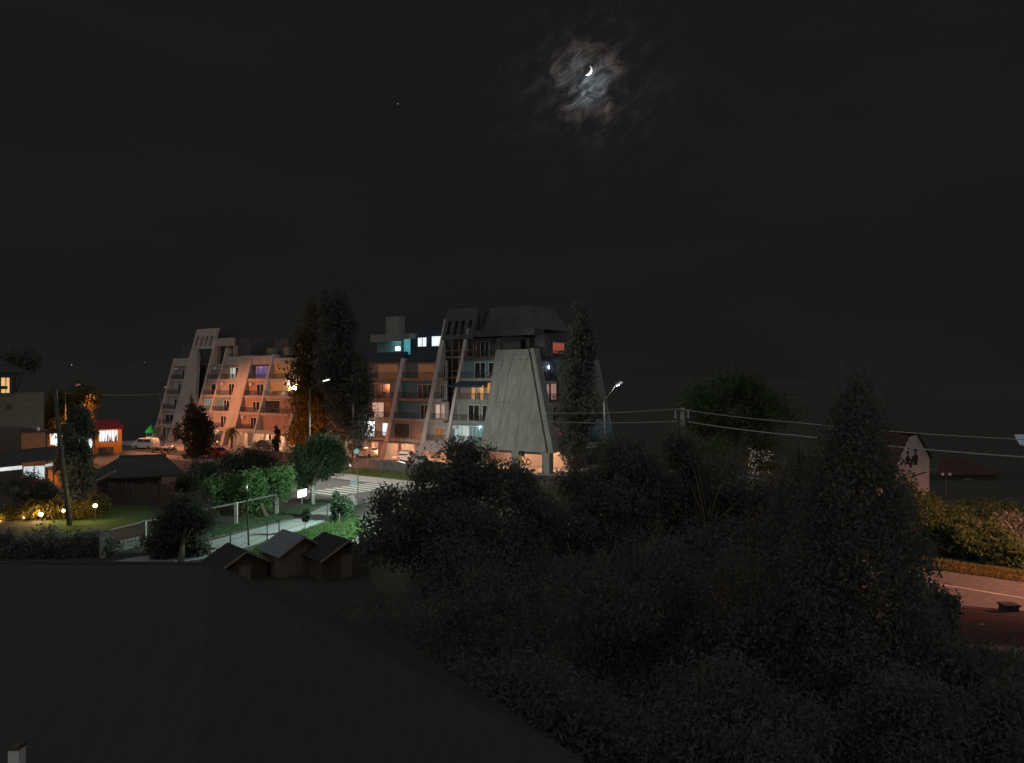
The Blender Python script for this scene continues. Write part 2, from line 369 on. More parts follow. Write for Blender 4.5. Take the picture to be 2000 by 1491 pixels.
# ------------------------------------------------------------------ moon and star
def make_moon():
    D = 9000.0; c = arr(P(1154, 142, D)); r = 9.6 / F * D
    t = thing('moon', tuple(c), 'bright white crescent moon behind thin cloud', 'moon')
    a0 = R(-27); n = 24; out = []; inn = []
    for i in range(n + 1):
        th = -math.pi / 2 + math.pi * i / n; 
        out.append((math.cos(th), math.sin(th))); inn.append((math.cos(th) * .62, math.sin(th)))
    vs = []; fs = []
    for (ax, az), (bx, bz) in zip(out, inn):
        for m_ in range(5):
            f = m_ / 4; x = ax * (1 - f) + bx * f; z = az
            y = -math.sqrt(max(0, 1 - x * x - z * z)); 
            X = (x - .8) * math.cos(a0) - z * math.sin(a0); Z = (x - .8) * math.sin(a0) + z * math.cos(a0)
            vs.append(c + r * arr((X, y, Z)))
    for i in range(n):
        for m_ in range(4): fs.append((i * 5 + m_, i * 5 + m_ + 1, (i + 1) * 5 + m_ + 1, (i + 1) * 5 + m_))
    MB().add(vs, fs).build('crescent', M['moon'], t, smooth=True)
make_moon()
st = thing('star', P(777, 203, 9000), 'single faint star left of the moon', 'star')
MB().ball(P(777, 203, 9000), 5.2, 8, 5).build('star_body', mat('star_light', (.5, .5, .5), emit=(.5, .53, .53), es=.8), st)

# ------------------------------------------------------------------ apartment buildings
class Turned:
    # a building turned on its plot: corner at pixel/depth, front running left from the corner
    def __init__(s, px, d, label, name, cat):
        s.th = math.atan((CX - px) / F); s.c = arr(((px - CX) / F * d, d, 0)); s.t = thing(name, tuple(s.c), label, cat, rz=s.th)
    def x(s, px, y=0):          # local x on the plane at local depth y
        k = (px - CX) / F; co, si = math.cos(s.th), math.sin(s.th); X0 = s.c[0] - si * y; Y0 = s.c[1] + co * y
        return (k * Y0 - X0) / (co - k * si)
    def z(s, px, py, y=0): 
        x = s.x(px, y); Y = s.c[1] + math.sin(s.th) * x + math.cos(s.th) * y; return H - (py - CY) / F * Y
    def lamp(s, p, power, col, par=None):
        o = lamp_point('lamp_light', (0, 0, 0), power, col, None); o.parent = par or s.t; o.location = p
class Frame:
    def __init__(s, P0, u, n, slope): s.P0 = arr(P0); s.u = arr(u); s.n = arr(n); s.k = slope
    def pt(s, a, w, z): q = s.P0 + s.u * a - s.n * w; return (q[0], q[1], z)
    def box(s, mb, a0, a1, w0, w1, z0, z1): s.slant(mb, a0, a1, w0, w1, z0, a0, a1, w0, w1, z1)
    def slant(s, mb, a0, a1, w0, w1, z0, b0, b1, v0, v1, z1):
        mb.hexa([s.pt(a0, w0, z0), s.pt(a1, w0, z0), s.pt(a1, w1, z0), s.pt(a0, w1, z0), s.pt(b0, v0, z1), s.pt(b1, v0, z1), s.pt(b1, v1, z1), s.pt(b0, v1, z1)])
FA = Frame((-68, 147), (.803, -.596), (-.596, -.803), .28)
cE = FA.pt(90.4, 0, 0)
FE = Frame(cE[:2], (.596, .803), (.803, -.596), .40)
Z = [3.0, 5.9, 8.8, 11.75, 14.7, 17.6]
REC = 1.0
def fin(fr, a, z0, z1, parent, th=.34, depth=1.25, m='plaster', a1=None, proud=.18, label=None):
    k = fr.k; mb = MB(); e = a + th if a1 is None else a1
    fr.slant(mb, a, e, k * z0 - proud, k * z0 + depth, z0, a, e, k * z1 - proud, k * z1 + depth, z1)
    return mb.build('slanted_fin', M[m], parent, label=label)
def window(fr, a0, a1, w, z0, z1, kind, parent, mull=1, frame='frame_white', t=.09):
    mb = MB(); fr.box(mb, a0, a1, w - .09, w - .012, z0, z0 + t); fr.box(mb, a0, a1, w - .09, w - .012, z1 - t, z1)
    fr.box(mb, a0, a0 + t, w - .088, w - .014, z0 + t, z1 - t); fr.box(mb, a1 - t, a1, w - .088, w - .014, z0 + t, z1 - t)
    for i in range(mull):
        c = a0 + (a1 - a0) * (i + 1) / (mull + 1) + random.uniform(-.05, .05); fr.box(mb, c - t / 2, c + t / 2, w - .086, w - .016, z0 + t, z1 - t)
    wd = mb.build('window', M[frame], parent)
    p = MB(); fr.box(p, a0 + t, a1 - t, w - .05, w - .03, z0 + t, z1 - t); p.build('pane', M[kind], wd)
    return wd
def railing(fr, a0, a1, w, z, parent, h=.95, step=.22):
    mb = MB(); fr.box(mb, a0, a1, w, w + .06, z + h - .06, z + h); fr.box(mb, a0, a1, w + .005, w + .055, z + .08, z + .12)
    x = a0 + step
    while x < a1: fr.box(mb, x - .022, x + .022, w + .01, w + .05, z + .12, z + h - .06); x += step
    mb.build('railing', M['rail'], parent)
def clutter(fr, a, w, z, parent, m='white_plastic'):
    mb = MB(); fr.box(mb, a, a + .5, w + .3, w + .8, z + .42, z + .47); fr.box(mb, a + .45, a + .5, w + .3, w + .8, z + .47, z + .95)
    for i, j in ((0, .3), (.45, .3), (0, .75), (.45, .75)): fr.box(mb, a + i, a + i + .05, w + j, w + j + .05, z, z + .42)
    o = mb.build('balcony_chair', M[m]); return o
def bay(fr, a0, a1, k, parent, wall='plaster_recess_shade', wins=(), rail=True, sill=.42, slab='plaster', rec=REC, zt=None, ac=None):
    z0, z1 = Z[k], (Z[k + 1] if zt is None else zt); w0 = fr.k * z0
    mb = MB(); fr.box(mb, a0, a1, w0, w0 + rec + .3, z0 - .28, z0); fr.box(mb, a0, a1, w0 - .02, w0 + .12, z0 - .3, z0 + sill - .28)
    sl = mb.build('balcony', M[slab], parent)
    if rail: railing(fr, a0, a1, w0 + .03, z0, sl, h=1.0)
    mb = MB(); fr.box(mb, a0, a1, w0 + rec, w0 + rec + .25, z0, z1 - .28); mb.build('wall', M[wall], parent)
    for (f0, f1, h0, h1, kind, mu) in wins:
        window(fr, a0 + (a1 - a0) * f0, a0 + (a1 - a0) * f1, w0 + rec, z0 + h0, z0 + h1, kind, parent, mu)
    if ac is not None:
        mb = MB(); c = a0 + (a1 - a0) * ac; fr.box(mb, c, c + .75, w0 + rec - .35, w0 + rec - .02, z0 + 1.9, z0 + 2.4)
        mb.tube([fr.pt(c + .3, w0 + rec - .352, z0 + 2.15), fr.pt(c + .3, w0 + rec - .37, z0 + 2.15)], .2, 10); mb.build('air_conditioner', M['white_plastic'], parent)
def core(fr, a0, a1, parent, zs, depth=15, back=None, cut=0, m='plaster'):
    mb = MB()
    for k in range(len(zs) - 1):
        z0, z1 = zs[k], zs[k + 1]; w0 = fr.k * z0 + REC + .26; w1 = depth - fr.k * z0
        fr.box(mb, a0, a1 - cut * z0, w0, w1, z0 + .002 * k, z1 - .004)
    return mb.build('core_walls', M[m], parent)
D0 = (.45, .75, .05, 2.15, 'glass', 1)

# ---- left block
LB = thing('apartment_building', FA.pt(-3, 0, 0), 'long pink apartment block with leaning fins, left of the tall dark trees', 'apartment building')
core(FA, -2.6, 2.6, LB, Z[:5]); core(FA, 9.95, 44, LB, Z[:5])
for a, z1 in ((-3.0, 16.0), (9.9, 19.2), (14.3, 17.6), (29, 16.1), (38, 16), (44, 16)):
    fin(FA, a, 0, z1, LB, m='plaster_light')
# solid leaning piers
fin(FA, 20, 2.9, 16.1, LB, a1=23.4)
for a, e in ((20, 20.9), (22.6, 23.4)):
    fin(FA, a, 0, 2.9, LB, a1=e, depth=1.2)
mb = MB(); k = .28
FA.slant(mb, 2.5, 10.2, k * 3 - .2, k * 3 + .5, 3, 2.5, 4.8, k * 17.9 - .2, k * 17.9 + .5, 17.9); mb.build('slanted_pier', M['plaster'], LB)
mb = MB(); FA.slant(mb, 2.5, 3.6, -.2, .5, 0, 2.5, 3.3, k * 3 - .2, k * 3 + .5, 3); mb.build('pier_leg', M['plaster'], LB); mb = MB(); FA.slant(mb, 6.3, 7.3, -.2, .5, 0, 6.6, 7.2, k * 3 - .2, k * 3 + .5, 3); mb.build('pier_leg', M['plaster'], LB)
# stair tower: glazing behind, louvred cap above
def stair(fr, a0, a1, w, z0, z1, parent, frame, pane='glass', rows=5, cols=4):
    mb = MB(); fr.box(mb, a0, a1, w + .06, w + 4, z0, z1); mb.build('stair_shaft', M['plaster_dark'], parent)
    mb = MB()
    for i in range(cols + 1): c = a0 + (a1 - a0) * i / cols; fr.box(mb, c - .07, c + .07, w - .1, w - .005, z0, z1)
    for i in range(rows + 1):
        c = z0 + (z1 - z0) * i / rows; fr.box(mb, a0, a1, w - .09, w - .007, c - .1, c + .1)
        c2 = c + (z1 - z0) / rows * .33; 
        if i < rows: fr.box(mb, a0, a1, w - .08, w - .009, c2 - .05, c2 + .05)
    wd = mb.build('stair_window', M[frame], parent)
    p = MB(); fr.box(p, a0, a1, w - .04, w - .02, z0, z1); p.build('pane', M[pane], wd)
stair(FA, 4.6, 9.9, 5.05, 3.2, 17.7, LB, 'plaster_dark')
def cap(fr, a0, a1, z0, z1, parent, m, slots=4, zl=.62):
    k = fr.k; mb = MB(); zs0, zs1 = z0 + .15 * (z1 - z0), z0 + zl * (z1 - z0)
    def sl(x0, x1, za, zb, d=.35): fr.slant(mb, x0, x1, k * za - .2, k * za + d, za, x0, x1, k * zb - .2, k * zb + d, zb)
    sl(a0, a1, zs1, z1); sl(a0, a1, z0, zs0)
    n = slots; w = (a1 - a0) / (2 * n + 1)
    for i in range(n + 1): sl(a0 + 2 * i * w, a0 + (2 * i + 1) * w, zs0, zs1)
    mb.build('louvre_panel', M[m], parent)
    mb = MB(); fr.box(mb, a0 + .05, a1 - .05, k * z1 + .4, k * z1 + 5, z0 - .3, z1 - .05); mb.build('stair_head', M['plaster_dark'], parent)
cap(FA, 2.6, 9.9, 17.7, 21.7, LB, 'plaster')
# bays
for k_ in range(4):
    bay(FA, -2.66, 2.5, k_, LB, wins=[(.55, .92, .05, 2.15, 'glass', 1)] if k_ else [(.2, .8, .4, 2.0, 'glass', 1)], ac=.1 if k_ == 3 else None, wall='plaster' if k_ < 3 else 'plaster_grey')
    bay(FA, 10.24, 14.3, k_, LB, wall=['plaster', 'plaster_teal', 'plaster', 'plaster_grey'][k_], wins=[[(.3, .8, .05, 2.1, 'glass', 1)], [(.08, .9, .05, 2.3, 'dim_cyan', 4)], [(.35, .75, .05, 2.2, 'glass', 0)], [(.62, .95, .05, 2.1, 'glass', 0)]][k_], ac=.3 if k_ == 3 else None)
    bay(FA, 14.64, 20, k_, LB, wall=['plaster', 'plaster_teal', 'plaster', 'plaster'][k_], wins=[[(.5, .85, .05, 2.2, 'glass', 1)], [(.45, .78, .05, 2.15, 'glass', 1)], [(.5, .85, .05, 2.2, 'glass', 1)], [(.35, .5, .05, 2.25, 'lit_cyan', 0), (.5, .68, .05, 2.25, 'lit_pale', 0), (.68, .88, .05, 2.25, 'glass', 0)]][k_], ac=.1 if k_ == 2 else None)
    bay(FA, 23.4, 29, k_, LB, wall=['plaster_brick', 'plaster_brick', 'plaster_brick', 'navy'][k_], wins=[[(.55, .85, .05, 2.2, 'glass', 1)], [(.45, .8, .4, 2.0, 'glass', 1)], [(.45, .82, .05, 2.2, 'glass', 1)], [(.2, .95, .1, 2.3, 'lit_blue', 2)]][k_], ac=.1 if k_ in (0, 2) else None)
    bay(FA, 29.34, 38, k_, LB, wall=['plaster_brick', 'plaster_brick', 'plaster_ochre', 'plaster_ochre'][k_], wins=[[], [(.02, .5, .0, 2.3, 'dark', 0)], [(.6, .95, .05, 2.2, 'glass', 1)], [(.35, .55, .05, 2.2, 'dim_orange', 1), (.62, .7, .05, 2.2, 'lit_peach', 0)]][k_], rail=k_ > 0)
    bay(FA, 38.34, 44, k_, LB, wall='plaster_brick', wins=[D0])
# parapets above the top balconies and set-back roof storey
for a0, a1 in ((-2.66, 2.5), (14.64, 20), (23.4, 29), (29.34, 37)):
    mb = MB(); w = .28 * 14.7; FA.slant(mb, a0, a1, w - .03, w + REC + .3, 14.42, a0, a1, w + .25, w + REC + .3, 16.0 if a0 < 29 else 15.5)
    mb.build('parapet', M['plaster'], LB)
mb = MB(); FA.box(mb, 10.3, 20, 6, 12, 16, 19.4); FA.box(mb, 10.3, 16.4, 5.4, 6.6, 18.1, 19.5); FA.box(mb, 26, 30, 7, 10, 15.2, 19); FA.box(mb, 31, 43, 8, 12, 15, 17.6); mb.build('roof_storey', M['plaster_dark'], LB)
mb = MB(); FA.box(mb, 10.3, 10.7, 5.2, 6, 14.4, 18.1); FA.box(mb, 13.8, 14.2, 5.2, 6, 14.4, 18.1); FA.box(mb, 16.0, 16.35, 5.2, 6, 14.4, 18.1); FA.box(mb, 10.3, 16.4, 5.1, 5.4, 18.1, 19.6); mb.build('loggia', M['plaster'], LB)
window(FA, 11.2, 13.6, 5.98, 16.1, 18, 'glass', LB, 1, 'frame_dark')
mb = MB(); FA.box(mb, 34.4, 37.2, 5.6, 7.6, 14.9, 18.3); FA.box(mb, 34.2, 37.4, 5.4, 7.8, 18.3, 18.6); mb.build('chimney', M['plaster'], LB)
mb = MB()
for a in (25.8, 30.6):
    for i in range(5): FA.box(mb, a + i * .28, a + i * .28 + .14, 5.6, 5.75, 16.2, 17.4)
    FA.box(mb, a - .1, a + 1.4, 5.76, 6.9, 16, 17.3)
mb.build('roof_vent', M['plaster_grey'], LB)
mb = MB(); FA.box(mb, -2.7, 2.5, 6, 9, 15.9, 19); mb.build('roof_room', M['plaster_dark'], LB)
# ground floor: recessed back wall, pillars, dark shop openings
mb = MB(); FA.box(mb, -2.6, 44, 4.5, 4.9, 0, 2.72); mb.build('garage_wall', M['plaster'], LB)
mb = MB(); FA.box(mb, -3, 44, .3, 14, 2.5, 2.7); mb.build('garage_ceiling', M['plaster'], LB)
for a in (0, 13, 25.4, 31.5, 34.5, 41):
    mb = MB(); FA.box(mb, a, a + .5, .9, 1.5, 0, 2.5); mb.build('pillar', M['plaster'], LB)
for a0, a1 in ((15.2, 18.4), (24, 25.3), (26.6, 28.4), (32.4, 33.4), (35.2, 36.6), (0.7, 2.0)):
    mb = MB(); FA.box(mb, a0, a1, 4.38, 4.5, .1, 2.1); mb.build('garage_door', M['dark'], LB)
# awning over one ground balcony
mb = MB(); FA.slant(mb, 15.3, 19.8, -1.2, .3, 1.95, 15.3, 19.8, .2, .3, 2.7); mb.build('awning', M['white_plastic'], LB)

# ---- right block
RB = thing('apartment_building', FA.pt(52, 0, 0), 'tall apartment block with a big grey tapered end wall and blue attic', 'apartment building')
core(FA, 50, 68.9, RB, Z[:5]); core(FA, 74.2, 79, RB, Z[:5]); core(FA, 79, 88.0, RB, Z[:6], cut=.40, depth=16, m='plaster_dark')
fin(FA, 52, 0, 14.9, RB); fin(FA, 61, 0, 14.9, RB, th=.75, m='plaster_light'); fin(FA, 68.2, 0, 20.5, RB, th=.75, m='plaster_light'); fin(FA, 72.7, 2.9, 18.9, RB, th=.5, m='plaster_light')
bayR = {
 'a': [('plaster', [(.35, .62, .05, 2.5, 'lit_white', 1), (.8, .95, .3, 2.3, 'lit_white', 0)]), ('plaster_brick', [(.45, .75, .05, 2.4, 'lit_peach', 1)]), ('plaster', [(.25, .8, .05, 2.3, 'glass', 2)]), ('plaster_brick', [(.4, .9, .05, 2.3, 'dim_orange', 2)])],
 'b': [('plaster_brick', [(.02, .5, .1, 2.4, 'wood', 0)]), ('plaster_teal', [(.7, .95, .05, 2.2, 'glass', 1)]), ('plaster_teal', [(.5, .95, .05, 2.2, 'glass', 2)]), ('plaster_grey', [(.4, .9, .05, 2.2, 'dim_orange', 2)])],
}
for k_ in range(4):
    w_, wn = bayR['a'][k_]; bay(FA, 52.34, 61, k_, RB, wall=w_, wins=wn, slab='plaster_brick' if k_ >= 2 else 'plaster')
    w_, wn = bayR['b'][k_]; bay(FA, 61.75, 68.2, k_, RB, wall=w_, wins=wn, slab='plaster_brick' if k_ in (2, 3) else 'plaster', rail=k_ > 0)
# narrow stair-side balconies
for k_, a1, wn in ((0, 72.5, [(.2, .8, .6, 2.0, 'dim_orange', 1)]), (1, 71.6, [(.1, .45, .2, 2.3, 'lit_peach', 0), (.5, .8, .2, 2.3, 'lit_pink', 0)]), (2, 70.6, [(.3, .8, .1, 2.2, 'glass', 1)]), (3, 69.9, [(.3, .8, .1, 2.2, 'glass', 0)])):
    bay(FA, 68.95, a1, k_, RB, wins=wn, wall='plaster')
stair(FA, 68.9, 74.2, 5.1, 3.2, 17.8, RB, 'plaster_brick', rows=5, cols=4)
cap(FA, 68.5, 74.3, 17.4, 21.9, RB, 'plaster_dark', slots=4, zl=.6)
# corner bays with balconies
cb = [('plaster_teal', [(.05, .3, .05, 2.4, 'lit_cyan', 1), (.3, .5, .05, 2.4, 'lit_pale', 1), (.5, .95, .05, 2.4, 'dim_cyan', 3)]),
      ('plaster_grey', [(.35, .7, .05, 2.35, 'glass', 1), (.78, .98, .05, 2.35, 'glass', 0)]),
      ('plaster', [(.34, .46, .05, 2.2, 'lit_orange', 0), (.6, .72, .05, 2.2, 'lit_orange', 0), (.82, .99, .9, 2.5, 'lit_orange', 0)]),
      ('plaster_teal', [(.32, .66, .05, 2.35, 'glass', 1), (.74, .95, .05, 2.3, 'glass', 0)]),
      ('plaster_dark', [(.25, .66, .05, 2.3, 'glass', 2)])]
for k_ in range(5):
    w_, wn = cb[k_]; bay(FA, 73.2, 79, k_, RB, wall=w_, wins=wn, slab='plaster_grey' if k_ < 4 else 'plaster_dark', ac=.03 if k_ == 0 else None)
# navy awning on the third balcony
w2 = .28 * Z[2]; mb = MB(); FA.slant(mb, 72.6, 78.6, w2 - 1.0, w2 - .9, Z[2] + 2.05, 73.3, 79, w2 + .75, w2 + .85, Z[3] - .3); FA.box(mb, 72.6, 78.6, w2 - 1.02, w2 - .96, Z[2] + 1.8, Z[2] + 2.08); mb.build('awning', M['navy'], RB)
# tapered end wall
k = .28
def gable_part(mb, z0, z1, l0, l1, r0, r1, d0, d1): FA.slant(mb, l0, r0, k * z0 + d0, k * z0 + d1, z0, l1, r1, k * z1 + d0, k * z1 + d1, z1)
mb = MB(); gable_part(mb, 2.6, 15.7, 79.9, 79.4, 89.7, 84.3, -.32, .2); mb.build('end_wall', M['plaster_grey'], RB)
for za, zb, fa, fb in ((2.7, 14.2, .42, .42), (8.6, 14.2, .17, .17), (2.7, 8.6, .66, .66)):      # cast joints in the concrete
    def ex(z, f): l = 79.9 + (79.4 - 79.9) * (z - 2.6) / 13.1; q = 89.7 + (84.3 - 89.7) * (z - 2.6) / 13.1; return l + (q - l) * f
    mb = MB(); FA.slant(mb, ex(zb, fa), ex(zb, fa) + .05, k * za - .335, k * za - .3, za, ex(zb, fa), ex(zb, fa) + .05, k * zb - .335, k * zb - .3, zb); mb.build('wall_joint', M['plaster_dark'], RB)
for zz, fa, fb in ((8.65, .03, .42), (14.25, .02, .98)):
    mb = MB(); FA.slant(mb, ex(zz, fa), ex(zz, fb), k * zz - .333, k * zz - .3, zz, ex(zz, fa), ex(zz, fb), k * (zz + .05) - .333, k * (zz + .05) - .3, zz + .05); mb.build('wall_joint', M['plaster_dark'], RB)
for (l0, l1, r0, r1) in ((79.0, 78.75, 79.78, 79.28), (89.82, 84.42, 90.6, 85.0)):
    mb = MB(); gable_part(mb, 2.6, 15.8, l0, l1, r0, r1, -.12, 1.2); mb.build('slanted_fin', M['plaster_grey'], RB)
for a0, a1 in ((79.1, 80.2), (84.6, 85.7), (89.3, 90.4)):
    mb = MB(); FA.box(mb, a0, a1, .0, .9, 0, 2.6); mb.build('pillar', M['plaster_grey'], RB)
mb = MB(); FA.box(mb, 85.9, 86.3, .2, .6, 2.0, 2.6); mb.build('ceiling_pipe', M['dark'], RB)
mb = MB(); FA.box(mb, 79.0, 89, .3, .6, 2.3, 2.58); mb.build('beam', M['plaster_dark'], RB)
# upper storey over the end wall with two arched hoods
mb = MB(); FA.box(mb, 79, 84.6, 6.3, 6.6, 14.75, 17.6); mb.build('wall', M['plaster_dark'], RB)
window(FA, 79.6, 82.2, 6.3, 14.8, 17.0, 'glass', RB, 2, 'frame_dark')
for a0, a1 in ((73.6, 78.4), (79.4, 83.8)):
    mb = MB(); n = 12; w = 4.4
    for i in range(n):
        t0, t1 = math.pi * i / n, math.pi * (i + 1) / n; c = (a0 + a1) / 2; r = (a1 - a0) / 2
        FA.slant(mb, c - r * math.cos(t0), c - r * math.cos(t1), w, w + .1, 17.0, c - r * math.cos(t0) * .9, c - r * math.cos(t1) * .9, w + 1.2, w + 1.3, 17.05 + .75 * math.sin((t0 + t1) / 2))
    mb.build('arched_hood', M['dark'], RB)
mb = MB(); FA.box(mb, 73.2, 84.6, 5.0, 7.5, 17.62, 18.5); mb.build('parapet', M['plaster_dark'], RB)
mb = MB()
FA.slant(mb, 74.4, 84.2, 6.6, 15, 18.5, 75.2, 81.5, 7.6, 14, 21.9); mb.build('penthouse', M['plaster_dark'], RB)
mb = MB(); FA.slant(mb, 84.7, 86.2, 5.8, 7.4, 14.8, 84.2, 85.2, 6.4, 7.4, 17.6); mb.build('roof_storey', M['plaster_dark'], RB)
# blue attic over the street bays
w = .28 * 14.7
mb = MB(); FA.slant(mb, 52.3, 61.4, w - .2, w + .1, 14.45, 52.9, 61.9, w + .35, w + .65, 15.9); FA.slant(mb, 62.2, 68.5, w - .2, w + .1, 14.45, 62.6, 68.8, w + .35, w + .65, 15.7)
FA.slant(mb, 62.4, 68.8, w + .6, w + 5, 15.5, 63, 69.0, w + 1.6, w + 5, 19.2); mb.build('mansard_roof', M['navy'], RB)
window(FA, 63.4, 65.3, w + .95, 15.9, 18.0, 'lit_white', RB, 1, 'navy'); window(FA, 66.2, 68.3, w + .95, 15.9, 18.1, 'lit_white', RB, 0, 'navy')
mb = MB(); FA.box(mb, 52.5, 62.3, w + 3.0, w + 3.3, 14.7, 17.6); FA.box(mb, 60.2, 60.5, w + .7, w + 3, 14.7, 17.7); FA.box(mb, 56.2, 60, w + 2.96, w + 3, 15.9, 17.2); mb.build('terrace_wall', M['plaster_teal'], RB)
window(FA, 60.6, 62.2, w + .8, 15.4, 17.9, 'lit_teal', RB, 0, 'navy')
mb = MB(); FA.box(mb, 52.5, 58.8, w + 1.6, w + 4.5, 17.6, 18.8); FA.box(mb, 55.5, 58.1, w + 2, w + 3.6, 18.8, 21.5); FA.box(mb, 60.5, 63.5, w + 2, w + 4, 17.9, 18.7); mb.build('chimney', M['plaster_grey'], RB)
mb = MB(); FA.box(mb, 57.5, 58.3, w + 2.2, w + 2.4, 16.2, 16.8); tl = mb.build('wall_lamp', M['bulb_cyan'], RB)
lamp_point('lamp_light', FA.pt(57.9, w + 1.7, 16.6), 100, (.6, 1, 1), tl, .2)
mb = MB(); FA.box(mb, 50, 90, 6.2, 6.6, 0, 2.72); mb.build('garage_wall', M['plaster'], RB)
mb = MB(); FA.box(mb, 50, 89.6, .3, 13, 2.45, 2.6); mb.build('garage_ceiling', M['plaster'], RB)
for a in (57.2, 59.2, 63.4, 66.6, 75.5):
    mb = MB(); FA.box(mb, a, a + .6, 1.0, 1.6, 0, 2.45); mb.build('pillar', M['plaster'], RB)
mb = MB(); FA.box(mb, 65.0, 66.9, 6.08, 6.2, .05, 1.5); mb.build('garage_door', M['wood'], RB)
mb = MB(); FA.box(mb, 70.2, 71.4, 6.08, 6.2, .05, 2.1); mb.build('garage_door', M['dark'], RB)
mb = MB(); FA.slant(mb, 69.2, 73.5, -1.6, .4, 1.9, 69.2, 73.5, .1, .4, 2.9); mb.build('awning', M['plaster'], RB)

# right-hand end face of the right block
for k_ in range(5):
    wn = [[(.5, .64, .6, 2.3, 'lit_red', 0), (.75, .95, .05, 2.2, 'glass', 1)], [(.5, .8, .05, 2.2, 'glass', 1)], [(.46, .60, .3, 2.3, 'lit_pink', 0), (.68, .97, .1, 2.35, 'lit_pink', 1)], [(.45, .62, .05, 2.3, 'glass', 1), (.7, .95, .05, 2.3, 'navy', 1)], []][k_]
    ea = .28 * Z[k_] + 1.3; bay(FE, ea, 8.5, k_, RB, wins=wn, wall='plaster_dark' if k_ > 2 else 'plaster', slab='plaster_dark')
    bay(FE, 9, 17, k_ if k_ < 4 else 3, RB, wins=[(.2, .5, .05, 2.2, 'glass', 1)], wall='plaster_teal', slab='plaster_grey') if k_ < 4 else None
bay(FE, 8.9, 16, 4, RB, wins=[(.30, .72, .6, 2.2, 'lit_red', 5)], wall='plaster_dark', slab='plaster_dark')
fin(FE, 8.55, 0, 15, RB, m='plaster_dark')
mb = MB(); FE.slant(mb, 17.1, 17.5, -.1, 3, 0, 18.6, 19.0, .28 * 14.6, 7, 14.6); mb.build('slanted_fin', M['plaster_grey'], RB)
mb = MB(); FE.slant(mb, 13.5, 17.1, .5, 2, 3.3, 13.5, 17.1, .8, 2.2, 5.6); mb.build('blue_panel', M['plaster_teal'], RB)
e1 = FE.pt(7.9, .4 * Z[3] + .7, Z[3] + 1.6); mb = MB(); mb.ball(e1, (.14, .1, .26)); wl = mb.build('wall_lamp', M['bulb_cyan'], RB); lamp_point('lamp_light', arr(e1) + arr((.3, -.3, 0)), 14, (.45, .6, 1), wl)

# lights that belong to the buildings
def ceiling_lamp(fr, a, w, z, power, col, parent):
    p = arr(fr.pt(a, w, z)); mb = MB(); mb.tube([p, p + (0, 0, -.07)], .16, 10); o = mb.build('ceiling_lamp', M['bulb_warm'], parent)
    lamp_point('lamp_light', p + (0, 0, -.35), power, col, o, .15)
PEACH = (1, .52, .30); SOD = (1, .33, .13)
for a, pw in ((54, 400), (59.5, 750), (65, 800), (71, 500), (82, 700), (87.8, 700)): ceiling_lamp(FA, a, 3.4, 2.43, pw, PEACH, RB)
for a, pw in ((18, 300), (27, 350), (33.2, 800), (40, 200)): ceiling_lamp(FA, a, 2.8, 2.48, pw, (1, .55, .3), LB)
def balcony_lamp(fr, a, w, z, power, col, parent, m='bulb_warm', r=.13):
    p = arr(fr.pt(a, w, z)); mb = MB(); mb.ball(p, r); mb.tube([p + (0, 0, .1), p + (0, 0, .25)], .05, 6); o = mb.build('balcony_lamp', M[m], parent)
    lamp_point('lamp_light', arr(fr.pt(a, w - .35, z)), power, col, o, .1)
balcony_lamp(FA, -1.6, .28 * Z[2] + 1.6, Z[2] + 2.05, 22, (1, .5, .28), LB, r=.28)
balcony_lamp(FA, 35.4, .28 * Z[2] + .6, Z[2] + 2.2, 130, (1, .9, .75), LB, r=.08)
balcony_lamp(FA, 36.8, .28 * Z[3] + 1.5, Z[3] + 1.9, 30, (1, .45, .2), LB)
balcony_lamp(FA, 57, .28 * Z[0] + 1.0, Z[0] + 2.3, 60, (1, .9, .8), RB)
balcony_lamp(FA, 76.6, .28 * Z[2] + 1.2, Z[2] + 2.0, 28, (1, .55, .2), RB)
balcony_lamp(FA, 78.0, .28 * Z[0] + 1.2, Z[0] + 2.3, 30, (.7, 1, 1), RB)
balcony_lamp(FA, 26.0, .28 * Z[3] + 1.2, Z[3] + 2.2, 9, (.2, .3, 1), LB, 'bulb_cyan', .05)

# loose furniture on balconies
for a, k_, lb in ((33.5, 2, 'white chair on the brightly lit third balcony beside the tall tree'), (17.5, 3, 'pale chair on the balcony with the lit white curtain'), (77.6, 3, 'pale folded chair beside the grey end wall on the fourth balcony')):
    o = clutter(FA, a, .28 * Z[k_], Z[k_], None); tag(o, lb, 'chair', 'chairs on the balconies')
o = MB()
for dx in (0, .35, .75): FA.box(o, 30.4 + dx, 30.42 + dx + .25, .28 * Z[2] + .1, .28 * Z[2] + .14, Z[2] + .5, Z[2] + 1.05)
tag(o.build('hung_towels', M['white_plastic']), 'towels hung over the railing of the brightly lit balcony', 'towels')

